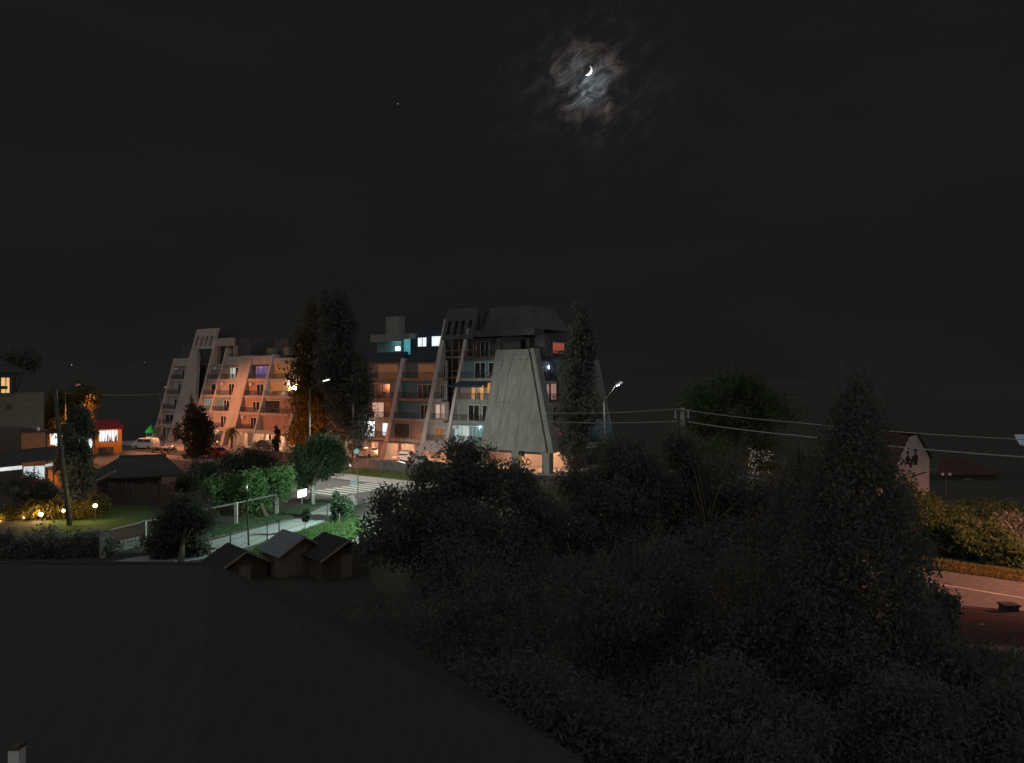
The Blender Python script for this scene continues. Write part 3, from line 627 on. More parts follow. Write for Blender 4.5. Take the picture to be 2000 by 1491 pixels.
# ------------------------------------------------------------------ street lamps
def street_lamp(base, top, head, label, power, col, headm='bulb_white', pr=.09, size=150, aim=(0, 0, -1), headsize=.45, head_tilt=.25, polem='metal', group='street lamps'):
    t = thing('street_lamp', base, label, 'street lamp', group); b, tp, hd = arr(base), arr(top), arr(head)
    MB().tube([b, b * .5 + tp * .5, tp], [pr * 1.25, pr, pr * .75], 10).build('pole', M[polem], t, smooth=True)
    arm = MB(); md = (tp * .62 + hd * .38) + arr((0, 0, .12)); arm.tube([tp, md, hd], [pr * .5, pr * .35, pr * .3], 8); arm.build('arm', M[polem], t, smooth=True)
    d = hd - tp; d[2] = 0; d /= (np.linalg.norm(d) + 1e-9); d3 = d + arr((0, 0, head_tilt)); d3 /= np.linalg.norm(d3); s = np.cross(d3, (0, 0, 1)); s /= np.linalg.norm(s); up = np.cross(s, d3)
    def bx(l0, l1, wd, h0, h1, taper=1.0):
        mb = MB(); q = []
        for h, tpz in ((h0, 1), (h1, taper)):
            for l, ww in ((l0, -wd), (l1, -wd), (l1, wd), (l0, wd)):
                q.append(hd + d3 * (l if tpz == 1 else (l0 + l1) / 2 + (l - (l0 + l1) / 2) * tpz) + s * ww * tpz + up * h)
        return mb.hexa(q)
    hb = bx(-.15, headsize * 1.6, headsize * .34, .0, headsize * .34, .7).build('lamp_head', M['metal'], t)
    bx(.0, headsize * 1.45, headsize * .28, -headsize * .16, -.004).build('lens', M[headm], hb)
    if power: lamp_spot('lamp_light', hd + d3 * headsize * .7 - up * .28, power, col, t, size, aim)
    return t
street_lamp(G(605, 945), P(605, 762, 84.7), P(632, 744, 84.0), 'slim street lamp with a lit white head in front of the tall dark trees', 10500, (1, .98, .88), size=150, aim=(.85, .05, -.95), headsize=.5)
bR = (9.6, 76, 0)
street_lamp((9.75, 78, 0), P(1179, 786, 78), P(1203, 754, 77), 'leaning street lamp right of the apartment block by the tall poplar', 400, (.9, 1, .9), 'bulb_dim', size=160, aim=(-.45, .75, -.5), headsize=.55, head_tilt=.6)
street_lamp(G(319, 872), P(312, 766, 133), P(322, 757, 128), 'orange lit leaning lamp post at the left edge of the pink apartment block', 9000, SOD, 'bulb_red', size=150, aim=(.7, .35, -.9), headsize=.4)
street_lamp(G(128, 900), P(128, 766, 109), P(149, 753, 108), 'lamp post with a dull red head above the dark tree near the kiosk', 9000, SOD, 'bulb_red', size=150, aim=(.5, -.1, -1), headsize=.5)
street_lamp((P(530, 0, 90)[0], 90, 0), P(530, 884, 90), P(533, 879, 90.5), 'short thin lamp post hidden in the dark tree before the pink block', 7500, (1, .30, .115), 'bulb_red', size=124, aim=(.0, .95, -.42), headsize=.3, pr=.05)
street_lamp((41, 40.5, 0), (41, 40.5, 8.6), (39, 39, 8.8), 'street lamp beside the road on the far right', 34000, (1, .35, .2), 'bulb_red', size=138, aim=(-.2, .3, -1), headsize=.5)
# lane lamp on the black pole
lb = arr(G(486, 1066)); lt = arr(P(483, 943, 52.8))
t = thing('lane_lamp', tuple(lb), 'thin black pole with a small lamp beside the pale lane', 'lamp post')
MB().tube([lb, (lb + lt) / 2 + (-.05, 0, 0), lt], [.07, .055, .045], 8).build('pole', M['pole_dark'], t)
h = MB().tube([lt + (0, 0, .0), lt + (0, 0, .12)], [.09, .04], 12).build('lamp_head', M['metal'], t)
MB().ball(lt + (0, 0, -.02), .035).build('bulb', M['bulb_white'], h)
lamp_point('lamp_light', lt + (.0, -.1, -.3), 22, (.72, 1, .86), t, .1)
street_lamp((-7.2, 58, 0), (-7.2, 58, 5.0), (-8.2, 58.2, 5.2), 'lane lamp hidden behind the left side of the big black tree', 12000, (.72, 1, .86), size=136, aim=(-.75, .25, -.95), headsize=.35)

# ------------------------------------------------------------------ poles and cables
def pole(name, pts, rs, m, label, cat='pole', extra=None, n=10):
    t = thing(name, tuple(pts[0]), label, cat); MB().tube(pts, rs, n).build('shaft', M[m], t, smooth=True)
    if extra: extra(t)
    return t
pole('utility_pole', [G(136, 1026), P(122, 900, 60), P(107, 768, 60)], [.2, .17, .13], 'pole_dark', 'thick black leaning utility pole in the garden on the left', 'utility pole',
     lambda t: MB().tube([P(107, 772, 60), P(112, 763, 60), P(118, 765, 60)], .03, 6).build('hook', M['pole_dark'], t))
pole('utility_pole', [G(116, 930), P(111, 762, 92)], [.13, .1], 'concrete', 'pale orange-lit post just behind the black leaning pole', 'utility pole')
pole('utility_pole', [G(1333, 1130), P(1333, 797, 45)], [.17, .13], 'concrete', 'concrete pole with a crossbar poking out of the dark trees', 'utility pole',
     lambda t: [MB().tube([P(1319, 818, 44.8), P(1319, 803, 44.8), P(1323, 799, 44.8)], .035, 6).build('insulator', M['white_plastic'], t), MB().tube([P(1344, 818, 44.8), P(1344, 800, 44.8)], .035, 6).build('insulator', M['white_plastic'], t), MB().tube([P(1316, 801, 44.8), P(1350, 801, 44.8)], .04, 6).build('crossbar', M['metal'], t)])
pole('utility_pole', [G(689, 905), P(690, 790, 95)], [.14, .1], 'concrete', 'grey concrete pole at the right edge of the tall dark trees', 'utility pole')
def cable(pts, r, label):
    q = []
    for (a, b) in zip(pts[:-1], pts[1:]):
        a, b = arr(a), arr(b)
        for i in range(13):
            f = i / 12; p = a * (1 - f) + b * f; p[2] -= np.linalg.norm(b - a) * .010 * 4 * f * (1 - f); q.append(p)
    o = MB().tube(q, r, 6).build('power_cable', M['cable']); tag(o, label, 'cable', 'overhead cables')
pA, pB = P(1325, 800, 44.8), P(1323, 822, 44.8)
cable([P(1040, 806, 56), P(1325, 799, 44.8), P(1560, 826, 40), P(2080, 862, 33)], .022, 'upper overhead cable crossing above the dark trees to the right edge')
cable([P(1040, 822, 56), P(1323, 823, 44.8)], .026, 'lower overhead cable running left from the concrete pole')
cable([P(1344, 824, 44.8), P(1556, 851, 40), P(2080, 898, 33)], .034, 'thick lower overhead cable running right from the concrete pole')
cable([P(128, 768, 109), P(312, 770, 133)], .03, 'faint overhead cable between the two leaning lamp posts on the left')

# ------------------------------------------------------------------ cars and bikes
def make_car(label, paint, group, kind='hatch', pos=(0, 0, 0), rz=0):
    t = thing('parked_car', (0, 0, 0), label, 'car', group)
    Lh = 2.15; prof = [(-2.12, .42), (-2.15, .75), (-2.05, .95), (-1.85, 1.02), (-1.35, 1.40), (-.6, 1.47), (.25, 1.43), (1.0, 1.0), (1.75, .90), (2.08, .72), (2.15, .45), (2.0, .28), (-2.0, .28)]
    if kind == 'van': prof = [(-2.2, .4), (-2.22, 1.2), (-2.12, 1.75), (-1.9, 1.86), (.9, 1.84), (1.45, 1.25), (2.05, 1.08), (2.2, .8), (2.2, .45), (2.05, .28), (-2.05, .28)]
    if kind == 'jeep': prof = [(-2.0, .5), (-2.02, 1.0), (-1.95, 1.72), (.35, 1.74), (.75, 1.18), (1.9, 1.08), (2.0, .9), (2.0, .5), (1.85, .4), (-1.85, .4)]
    vs = []; fs = []; n = len(prof); ys = [(-.84, .93), (-.78, 1.0), (.78, 1.0), (.84, .93)]
    for y, s in ys:
        for x, z in prof:
            yy = y * (1 - .16 * max(0, (z - .9) / .6)); vs.append((x * (s if abs(y) > .8 else 1), yy, z if abs(y) < .8 else .28 + (z - .28) * .96))
    for j in range(3):
        for i in range(n): fs.append((j * n + i, j * n + (i + 1) % n, (j + 1) * n + (i + 1) % n, (j + 1) * n + i))
    fs.append(tuple(range(n))); fs.append(tuple(3 * n + i for i in range(n))[::-1])
    MB().add(vs, fs).build('body', M[paint], t, smooth=False)
    zt = {'hatch': 1.36, 'van': 1.7, 'jeep': 1.62}[kind]; zb = {'hatch': 1.0, 'van': 1.2, 'jeep': 1.2}[kind]
    x0, x1, x2 = {'hatch': (-1.5, -.45, .62), 'van': (-1.8, -.3, 1.05), 'jeep': (-1.8, -.6, .35)}[kind]
    for s in (-1, 1):
        for xa, xb in ((x0, x1 - .06), (x1 + .06, x2)):
            mb = MB(); y0 = .85; f0 = .0 if xa > x0 else .2; q = [(xa, s * (y0 - .015), zb), (xb + (.12 if xb == x2 else 0), s * (y0 - .015), zb), (xb - (.2 if xb == x2 else 0), s * (y0 - .1), zt), (xa + f0, s * (y0 - .1), zt)]
            mb.prism(q, (0, s * .02, 0)); mb.build('side_window', M['glass'], t)
    for xx, zz, dx in ((x2 + .28, zb, -.42), (x0 - .22, zb, .3)):
        mb = MB(); mb.prism([(xx, -.66, zz), (xx, .66, zz), (xx + dx, .6, zt), (xx + dx, -.6, zt)], (.05 if dx < 0 else -.05, 0, .05)); mb.build('windscreen' if dx < 0 else 'rear_window', M['glass'], t)
    for x in (-1.35, 1.35):
        for s in (-1, 1):
            w = MB().tube([(x, s * .66, .32), (x, s * .87, .32)], .32, 16).build('wheel', M['rubber'], t)
            MB().tube([(x, s * .80, .32), (x, s * .885, .32)], .19, 12).build('rim', M['chrome'], w)
    for s in (-1, 1):
        MB().ball((2.08, s * .62, .72), (.1, .16, .09)).build('headlight', M['chrome'], t); MB().ball((-2.1, s * .66, .82), (.06, .1, .14)).build('tail_light', M['roof_red'], t)
        MB().ball((.72, s * .95, 1.02), (.08, .09, .07)).build('wing_mirror', M[paint], t)
    t.location = pos; t.rotation_euler = (0, 0, rz); return t
rzU = math.atan2(-.596, .803)
CG = 'cars parked by the apartment blocks'
def gp(x, y): return G(x, y)
make_car('white estate car parked beside the lamp post left of the pink block', 'car_white', CG, 'van', gp(285, 877), rzU + math.pi + .3)
make_car('white hatchback under the right apartment block, left of the leaning column', 'car_white', CG, 'hatch', FA.pt(56.4, 1.4, 0), rzU + math.pi)
make_car('white off-road car under the right block beside the second leaning column', 'car_white', CG, 'jeep', FA.pt(66.6, -.4, 0), rzU + math.pi / 2 + .5)
make_car('dark car just right of the second leaning column, half behind leaves', 'car_silver', CG, 'hatch', FA.pt(70.8, -2.2, 0), rzU + 2.2)
make_car('dark car behind the round-topped cypress in front of the pink block', 'car_dark', CG, 'hatch', FA.pt(16.6, -1, 0), rzU + math.pi / 2)
make_car('dark red car seen between the cypress and the low orange-lit trees', 'car_red', CG, 'hatch', G(425, 893), rzU)
make_car('dark car under the lit right end of the pink block', 'car_dark', CG, 'hatch', FA.pt(32, 1.2, 0), rzU)
make_car('low black car by the grey fence near the crossing', 'car_dark', CG, 'hatch', S2(-2.5, 15.8) + (0,), rzU)
make_car('second low black car by the grey fence, nearer the leaning column', 'car_dark', CG, 'hatch', S2(2.6, 15.9) + (0,), rzU + math.pi)

def make_bike(label, pos, rz, paint):
    t = thing('motorbike', (0, 0, 0), label, 'motorbike', 'motorbikes parked by the lamp post')
    for x in (-.68, .68):
        pts = [(x + .29 * math.cos(a), 0, .31 + .29 * math.sin(a)) for a in np.linspace(0, 2 * math.pi, 17)]
        w = MB().tube(pts, .055, 6).build('wheel', M['rubber'], t); MB().tube([(x, -.05, .31), (x, .05, .31)], .1, 8).tube([(x - .27, 0, .31), (x + .27, 0, .31)], .012, 4).tube([(x, 0, .04), (x, 0, .58)], .012, 4).build('rim', M['chrome'], w)
    MB().tube([(-.68, 0, .31), (-.25, 0, .5), (.2, 0, .42), (.45, 0, .8)], [.05, .1, .12, .05], 8).ball((-.02, 0, .42), (.25, .16, .18)).build('frame', M['pole_dark'], t)
    MB().ball((.16, 0, .82), (.28, .14, .13)).ball((-.75, 0, .72), (.2, .1, .05)).build('tank', M[paint], t)
    MB().ball((-.32, 0, .78), (.36, .14, .07)).build('seat', M['rubber'], t)
    MB().tube([(.68, .07, .31), (.42, .08, .95)], .03, 6).tube([(.68, -.07, .31), (.42, -.08, .95)], .03, 6).build('fork', M['chrome'], t)
    MB().tube([(.30, -.36, 1.02), (.42, -.1, 1.0), (.42, .1, 1.0), (.30, .36, 1.02)], .02, 6).build('handlebar', M['chrome'], t)
    MB().ball((.54, 0, .86), (.09, .11, .11)).build('headlight', M['white_plastic'], t)
    t.location = pos; t.rotation_euler = (0, 0, rz)
for i, (x, y, a, p, l) in enumerate([(309, 884, 1.1, 'car_white', 'white motorbike parked nearest the white estate car'), (324, 885, 1.3, 'car_red', 'motorbike with a dark red tank, second from the lamp post'), (336, 884, 1.2, 'car_silver', 'silver motorbike next to the dark cypress'), (423, 874, 1.4, 'car_white', 'white motorbike at the right foot of the cypress'), (437, 889, 1.0, 'car_silver', 'silver motorbike behind the low orange-lit trees')]):
    make_bike(l, G(x, y), a, p)

# ------------------------------------------------------------------ kiosk, shops and left-hand houses
def kiosk():
    T = Turned(238, 120, 'orange kiosk with a dark red roof and a brightly lit window', 'kiosk', 'kiosk'); t = T.t
    x0 = T.x(186); top = T.z(215, 839); sill = T.z(215, 864); a, b = T.x(193), T.x(230); K = dict(local=True)
    MB().box(x0, 0, 0, 4, 0, sill).box(x0, a, 0, 4, sill, top).box(b, 0, 0, 4, sill, top).box(a, b, 3.7, 4, sill, top).build('wall', M['orange'], t, **K)
    MB().prism([(x0 - .7, -.6, top), (.3, -.6, top), (-.6, 2, top + 1.3), (x0 - .2, 2, top + 1.3)], (0, .1, .12)).prism([(x0 - .7, 4.6, top), (.3, 4.6, top), (-.6, 2.1, top + 1.3), (x0 - .2, 2.1, top + 1.3)], (0, .1, .12)).build('roof', M['roof_red'], t, **K)
    mb = MB()
    for i in range(7): xx = a + (b - a) * i / 6; mb.box(xx - .05, xx + .05, .05, .12, sill, top - .15)
    mb.box(a, b, .04, .13, top - .2, top - .05).build('window', M['frame_white'], t, **K)
    MB().box(a, b, 2.6, 2.65, sill, top).build('lit_back', M['lit_white'], t, **K)
    mb = MB()
    for i in range(9): xx = a + .2 + (b - a - .4) * random.random(); mb.tube([(xx, .7, sill), (xx, .7, sill + random.uniform(.3, 1.3))], [.12, .07], 6)
    mb.build('goods', M['wood'], t, **K); T.lamp(((a + b) / 2, 1.3, top - .4), 90, (.95, .97, 1)); T.lamp((-1, -2.6, top - .5), 170, (1, .6, .3))
    MB().box(a, T.x(222), -2.4, -2.2, 0, 1.3).build('counter', M['frame_dark'], t, **K)
kiosk()
def shop():
    T = Turned(184, 113, 'low shop with white lit windows behind the dark tree', 'shop', 'shop'); t = T.t; K = dict(local=True)
    x0 = T.x(92); top = T.z(120, 846); sl = T.z(110, 869); a, b = T.x(97), T.x(180)
    MB().box(x0, 0, 0, 5, 0, sl - .9).box(x0, a, 0, 5, sl - .9, top).box(b, 0, 0, 5, sl - .9, top).box(T.x(113), T.x(116), 0, .3, sl - .9, top).box(a, T.x(108), .1, .3, sl - .9, sl).build('wall', M['orange'], t, **K)
    MB().box(x0 - .3, .3, -.7, 5.3, top, top + .5).build('roof', M['roof_dark'], t, **K)
    MB().box(a, b, 2.5, 2.6, sl - .9, top).build('lit_back', M['lit_white'], t, **K)
    T.lamp(((a + b) / 2 - 2, 1.2, top - .3), 60, (1, .98, .95)); mb = MB()
    for i in range(14): xx = a + (b - a) * random.random(); mb.box(xx, xx + .25, .6, .9, sl - .9, sl - .9 + random.uniform(.2, .9))
    mb.build('goods', M['wood'], t, **K)
shop()
def left_house():
    T = Turned(86, 88, 'tall dark house at the left edge with one warm lit window', 'house', 'house'); t = T.t; K = dict(local=True)
    x0 = T.x(-150); zt = T.z(60, 768); xa = T.x(24); zr = T.z(10, 722)
    MB().box(x0, 0, 0, 9, 0, zt).build('wall', mat('house_render', (.15, .115, .095), .9, var=.15), t, **K)
    MB().box(x0, xa, -.3, 8, zt + .02, zr - .4).build('upper_wall', mat('house_dark', (.085, .08, .078), .9), t, **K)
    MB().prism([(x0, -1.2, zr - .45), (xa + 2, -1.2, zr - .45), (xa - 1, 4, zr + 1), (x0, 4, zr + 1)], (0, 0, .14)).build('roof', M['roof_dark'], t, **K)
    a, b = T.x(1, -.3), T.x(20, -.3); z0, z1 = T.z(10, 769, -.3), T.z(10, 737, -.3)
    f = MB().box(a, b, -.42, -.31, z1 - .07, z1).box(a, b, -.42, -.31, z0, z0 + .07).box(a, a + .07, -.42, -.31, z0, z1).box(b - .07, b, -.42, -.31, z0, z1).box(b - .45, b - .37, -.42, -.31, z0, z1).build('window', M['frame_dark'], t, **K)
    MB().box(a + .07, b - .07, -.36, -.33, z0 + .07, z1 - .07).build('pane', M['lit_warm'], f, **K)
    MB().box(a, b - .25, -.40, -.365, z0 + .5, z0 + .85).build('curtain_band', M['dark'], f, **K)
    sx, sz = T.x(17), T.z(17, 795); MB().box(sx - .3, sx + .3, -.1, 0, sz - .25, sz + .25).build('vent', M['wood'], t, **K)
left_house()
def annex():
    T = Turned(89, 82, 'low brown plastered annex between the dark house and the lit shop', 'outbuilding', 'outbuilding'); t = T.t; K = dict(local=True)
    x0 = T.x(42); zt = T.z(65, 845)
    MB().box(x0, 0, 0, 4, 0, zt).build('wall', mat('annex_render', (.30, .13, .07), .9, var=.15), t, **K)
    MB().box(x0 - .1, .1, -.15, 4.2, zt, zt + .14).build('roof', M['roof_dark'], t, **K)
    MB().ball((T.x(75), .1, zt + .35), (.14, .14, .22)).build('finial', M['white_plastic'], t, **K); T.lamp((-.5, -3, 1.5), 70, SOD)
annex()
def canopy():
    T = Turned(107, 71, 'dark canopy with a long white tube light and lit panels under its edge', 'market_canopy', 'canopy'); t = T.t; K = dict(local=True)
    x0 = T.x(-60); za, zb = T.z(-60, 925), T.z(107, 905)
    MB().prism([(x0, -.2, za + .45), (0, -.2, zb + .35), (.3, 3, zb + 1.3), (x0, 3, za + 1.4)], (0, 0, .1)).build('roof', M['roof_dark'], t, **K)
    MB().tube([(x0, 0, za + .05), (T.x(43), 0, T.z(43, 913))], .17, 8).build('tube_light', mat('tube_lit', (.5, .5, .5), emit=(.85, .84, .86), es=.95, var=.2, scale=3), t, **K)
    MB().tube([(T.x(88), 0, T.z(88, 910)), (T.x(104), 0, T.z(104, 907))], .13, 8).build('tube_light', M['bulb_dim'], t, **K)
    a, b = T.x(46), T.x(87); zl, zh = T.z(66, 937), T.z(66, 911); p = MB().box(a, b, .05, .1, zl, zh).build('lit_panel', mat('panel_lit', (.5, .5, .5), emit=(.62, .70, .70), es=.95, scale=2), t, **K)
    MB().box((a + b) / 2 - .04, (a + b) / 2 + .04, 0, .049, zl, zh).build('mullion', M['dark'], p, **K)
    for xx in (x0 + 1, a - .2, b + .2, -.1): MB().tube([(xx, .6, 0), (xx, .6, zb + .3)], .06, 6).build('post', M['pole_dark'], t, **K)
    ox0, ox1 = T.x(94, 2), T.x(119, 2)
    MB().box(ox0, ox1, 2, 2.2, 0, T.z(105, 918, 2)).build('side_wall', M['orange'], t, **K); T.lamp(((ox0 + ox1) / 2, .9, 2.2), 22, SOD)
canopy()
# shed with a dark roof and plank fence
def shed():
    d = 76.0; t = thing('shed', P(280, 985, d)[:2] + (0,), 'long dark shed roof with raised ridge tiles in front of the orange car park', 'shed')
    A, B = P(168, 915, d - 3), P(240, 893, d + 2); r1 = P(335, 893, d + 3); e0 = P(190, 930, d - 4); e1 = P(366, 921, d - 3)
    e0 = (A[0], d - 4, 2.0); e1 = (e1[0], d - 3.2, 2.35); r0 = (B[0], d + 1.5, 3.6); r1 = (r1[0], d + 1.5, 3.75)
    MB().prism([e0, e1, r1, r0], (0, 0, .12)).prism([(e0[0] - 3, d + 6, 2.2), (r1[0] - 1.0, d + 6, 2.2), r1, r0], (0, 0, .12)).build('roof', M['roof_dark'], t)
    mb = MB()
    for i in range(24): f = i / 23; p = arr(r0) * (1 - f) + arr(r1) * f; mb.ball(p + (0, 0, .14), (.16, .22, .13), 6, 4)
    mb.build('ridge_tiles', M['tile'], t)
    MB().box(e0[0] + .8, e1[0] - 3.4, d - 2.6, d - 1, 0, 2.1).build('wall', M['wood'], t)
    MB().tube([P(188, 940, d - 4.2), P(226, 921, d - 4)], .12, 4).build('barge_board', M['wood_pale'], t)
    mb = MB(); x = P(212, 0, 70)[0]; 
    while x < P(325, 0, 70)[0]: mb.box(x, x + .2, 70, 70.06, 0, 2.0 + random.uniform(-.15, .15)); x += .25 + random.random() * .06
    f = thing('plank_fence', (P(270, 0, 70)[0], 70, 0), 'rough grey plank fence under the dark shed roof', 'fence')
    mb.build('planks', M['wood'], f); MB().box(P(212, 0, 70)[0], P(325, 0, 70)[0], 70.07, 70.14, 1.5, 1.6).build('rail', M['wood'], f)
shed()

# ------------------------------------------------------------------ garden lamps (lit)
for i, (x, y, pw, rr, l) in enumerate([(6, 1021, 150, .10, 'garden bulb at the left picture edge among shrubs'), (47, 1011, 50, .08, 'smallest garden bulb, second from the left edge'), (80, 1005, 330, .17, 'brightest garden bulb glowing in yellow-lit shrubs'), (124, 998, 170, .13, 'garden bulb just left of the black leaning pole'), (186, 988, 230, .16, 'garden bulb right of the black leaning pole')]):
    d = 62.3 - i * .1; p = arr(P(x, y, d)); t = thing('garden_lamp', (p[0], p[1], 0), l, 'garden lamp', 'garden lamps in the shrubs')
    MB().tube([(p[0], p[1], 0), p - (0, 0, rr)], .035, 6).build('post', M['pole_dark'], t)
    MB().ball(p, rr).build('globe', M['bulb_warm'], t, smooth=True); lamp_point('lamp_light', p + (0, -.32, .2), pw * .75, (1, .60, .2), t, .2)

# ------------------------------------------------------------------ rail fence, low wall, signs by the lane
def rail_fence():
    t = thing('rail_fence', G(461, 1023), 'pale rail fence with square posts beside the lane', 'fence'); hgt = 1.75
    ps = [(200, 1090), (282, 1066), (372, 1045), (461, 1024), (541, 1004), (612, 986)]
    for p in ps:
        g = arr(G(*p)); MB().box(g[0] - .12, g[0] + .12, g[1] - .12, g[1] + .12, 0, hgt).build('post', M['concrete'], t)
    for a, b in zip(ps[:-2], ps[1:-1]):
        a, b = arr(G(*a)), arr(G(*b)); MB().tube([a + (0, 0, hgt - .08), b + (0, 0, hgt - .08)], .06, 6).build('rail', M['metal'], t)
        m = MB()
        for i in range(1, 14):
            f = i / 14; q = a * (1 - f) + b * f; m.tube([q, q + (0, 0, hgt - .1)], .004, 3)
        for h in (.5, 1.1): m.tube([a + (0, 0, h), b + (0, 0, h)], .005, 3)
        m.build('wire_mesh', M['rail'], t)
    a, b = arr(G(190, 1086)), arr(G(310, 1057)); w = thing('low_wall', tuple((a + b) / 2), 'low stone wall with pale coping under the rail fence', 'wall')
    dirn = (b - a) / np.linalg.norm(b - a); nn = arr((-dirn[1], dirn[0], 0)) * .2
    MB().hexa([a - nn, b - nn, b + nn, a + nn, a - nn + (0, 0, .5), b - nn + (0, 0, .5), b + nn + (0, 0, .5), a + nn + (0, 0, .5)]).build('wall', M['gravel'], w)
    mb = MB()
    for i in range(16):
        q = a * (1 - (i + .5) / 16) + b * (i + .5) / 16 + (0, 0, .56); mb.ball(q, (.24, .2, .08 + .03 * random.random()), 7, 4)
    mb.build('coping_stones', M['concrete'], w)
rail_fence()
def wire_fence():
    ps = [(450, 1090), (522, 1062), (545, 1055), (640, 1024)]; t = thing('wire_fence', G(545, 1055), 'thin wire fence on slim posts along the near side of the lane', 'fence')
    q = [arr(G(*p)) for p in ps]
    for g in q: MB().tube([g, g + (0, 0, 1.7)], .04, 6).build('post', M['rail'], t)
    m = MB()
    for a, b in zip(q[:-1], q[1:]):
        for h in (.6, 1.15, 1.6): m.tube([a + (0, 0, h), b + (0, 0, h - .03)], .012, 4)
    m.build('wire', M['rail'], t)
wire_fence()
def car_park_fence():
    t = thing('car_park_fence', S2(-2, 14.2) + (0,), 'grey sheet fence between the verge and the lit undercroft', 'fence')
    for i in range(-16, 8):
        mb = MB(); a = S2(i * 2.5 + .05, 14.0); b = S2(i * 2.5 + 2.45, 14.0); c = S2(i * 2.5 + 2.45, 14.06); e = S2(i * 2.5 + .05, 14.06)
        mb.hexa([(*a, .1), (*b, .1), (*c, .1), (*e, .1), (*a, 1.25), (*b, 1.25), (*c, 1.25), (*e, 1.25)]).build('panel', mat('fence_sheet', (.06, .055, .055), .7), t)
        p = S2(i * 2.5, 13.95); MB().tube([(*p, 0), (*p, 1.5)], .05, 6).build('post', M['metal'], t)
car_park_fence()
def lit_sign():
    d = 70.0; a, b, c, e = P(582, 973, d), P(597, 969, d + .8), P(598, 955, d + .8), P(581, 959, d); t = thing('lit_sign', (a[0] + .3, d, 0), 'small glowing white sign under the green trees by the crossing', 'sign')
    MB().prism([a, b, c, e], (.03, .12, 0)).build('panel', mat('sign_lit', (.8, .8, .8), emit=(1, 1, 1), es=2.2), t)
    ce = (arr(a) + arr(b)) / 2
    MB().tube([(ce[0], ce[1], 0), ce + (0, .1, .9)], .05, 6).build('post', M['metal'], t); lamp_point('lamp_light', ce + (.1, -.6, .5), 18, (.9, 1, .95), t)
lit_sign()
def round_sign():
    g = arr(G(697, 928)); t = thing('road_sign', tuple(g), 'round road sign on a pole on the grass before the lit undercroft', 'road sign')
    MB().tube([g, g + (0, 0, 3.1)], .045, 8).build('pole', M['metal'], t); c = g + (0, -.06, 2.9); MB().tube([c, c + (0, -.03, 0)], .33, 20).build('disc', M['plaster_teal'], t)
    g = arr(G(699, 975)); t = thing('road_sign', tuple(g), 'square grey back of a road sign standing on the crossing edge', 'road sign')
    MB().tube([g, g + (0, 0, 2.3)], .045, 8).build('pole', M['metal'], t); MB().box(g[0] - .72, g[0] - .05, g[1] - .05, g[1] - .02, 1.35, 1.9).build('panel', mat('sign_back', (.30, .31, .36), .7), t)
    g = arr(G(684, 926)); t = thing('post_box', tuple(g), 'short post with a small pale plate on the grass verge', 'post')
    MB().tube([g, g + (0, 0, .9)], .05, 6).build('post', M['metal'], t); MB().box(g[0] - .14, g[0] + .14, g[1] - .1, g[1] + .1, .9, 1.2).build('plate', M['white_plastic'], t)
round_sign()
def slide():
    d = 140.0; b = P(292, 856, d); t = thing('playground_tower', (b[0], d, 0), 'playground tower with a bright green roof and blue slide', 'playground'); x = b[0]
    for s in (-1, 1):
        for q in (0, 1.4): MB().tube([(x + s * .7, d + q, 0), (x + s * .7, d + q, 2.6)], .08, 6).build('post', M['white_plastic'], t)
    z = 2.6; MB().add([(x - 1.1, d - .4, z), (x + 1.1, d - .4, z), (x + 1.1, d + 1.8, z), (x - 1.1, d + 1.8, z), (x, d + .7, z + 2.0)], [(0, 1, 4), (1, 2, 4), (2, 3, 4), (3, 0, 4), (3, 2, 1, 0)]).build('roof', M['green_plastic'], t)
    MB().box(x - .7, x + .7, d, d + 1.4, 1.0, 1.1).box(x - .7, x + .7, d - .02, d + .05, 1.1, 1.7).build('platform', M['white_plastic'], t)
    MB().prism([(x - .7, d + .1, 1.2), (x - .7, d + .9, 1.2), (x - 3.2, d + .9, .2), (x - 3.2, d + .1, .2)], (0, 0, .1)).build('slide', M['blue_plastic'], t)
    lamp_point('lamp_light', (x - 1, d - 3, 4.2), 90, (.8, 1, .9), t)
    t.scale = (.75, .75, .75)
slide()
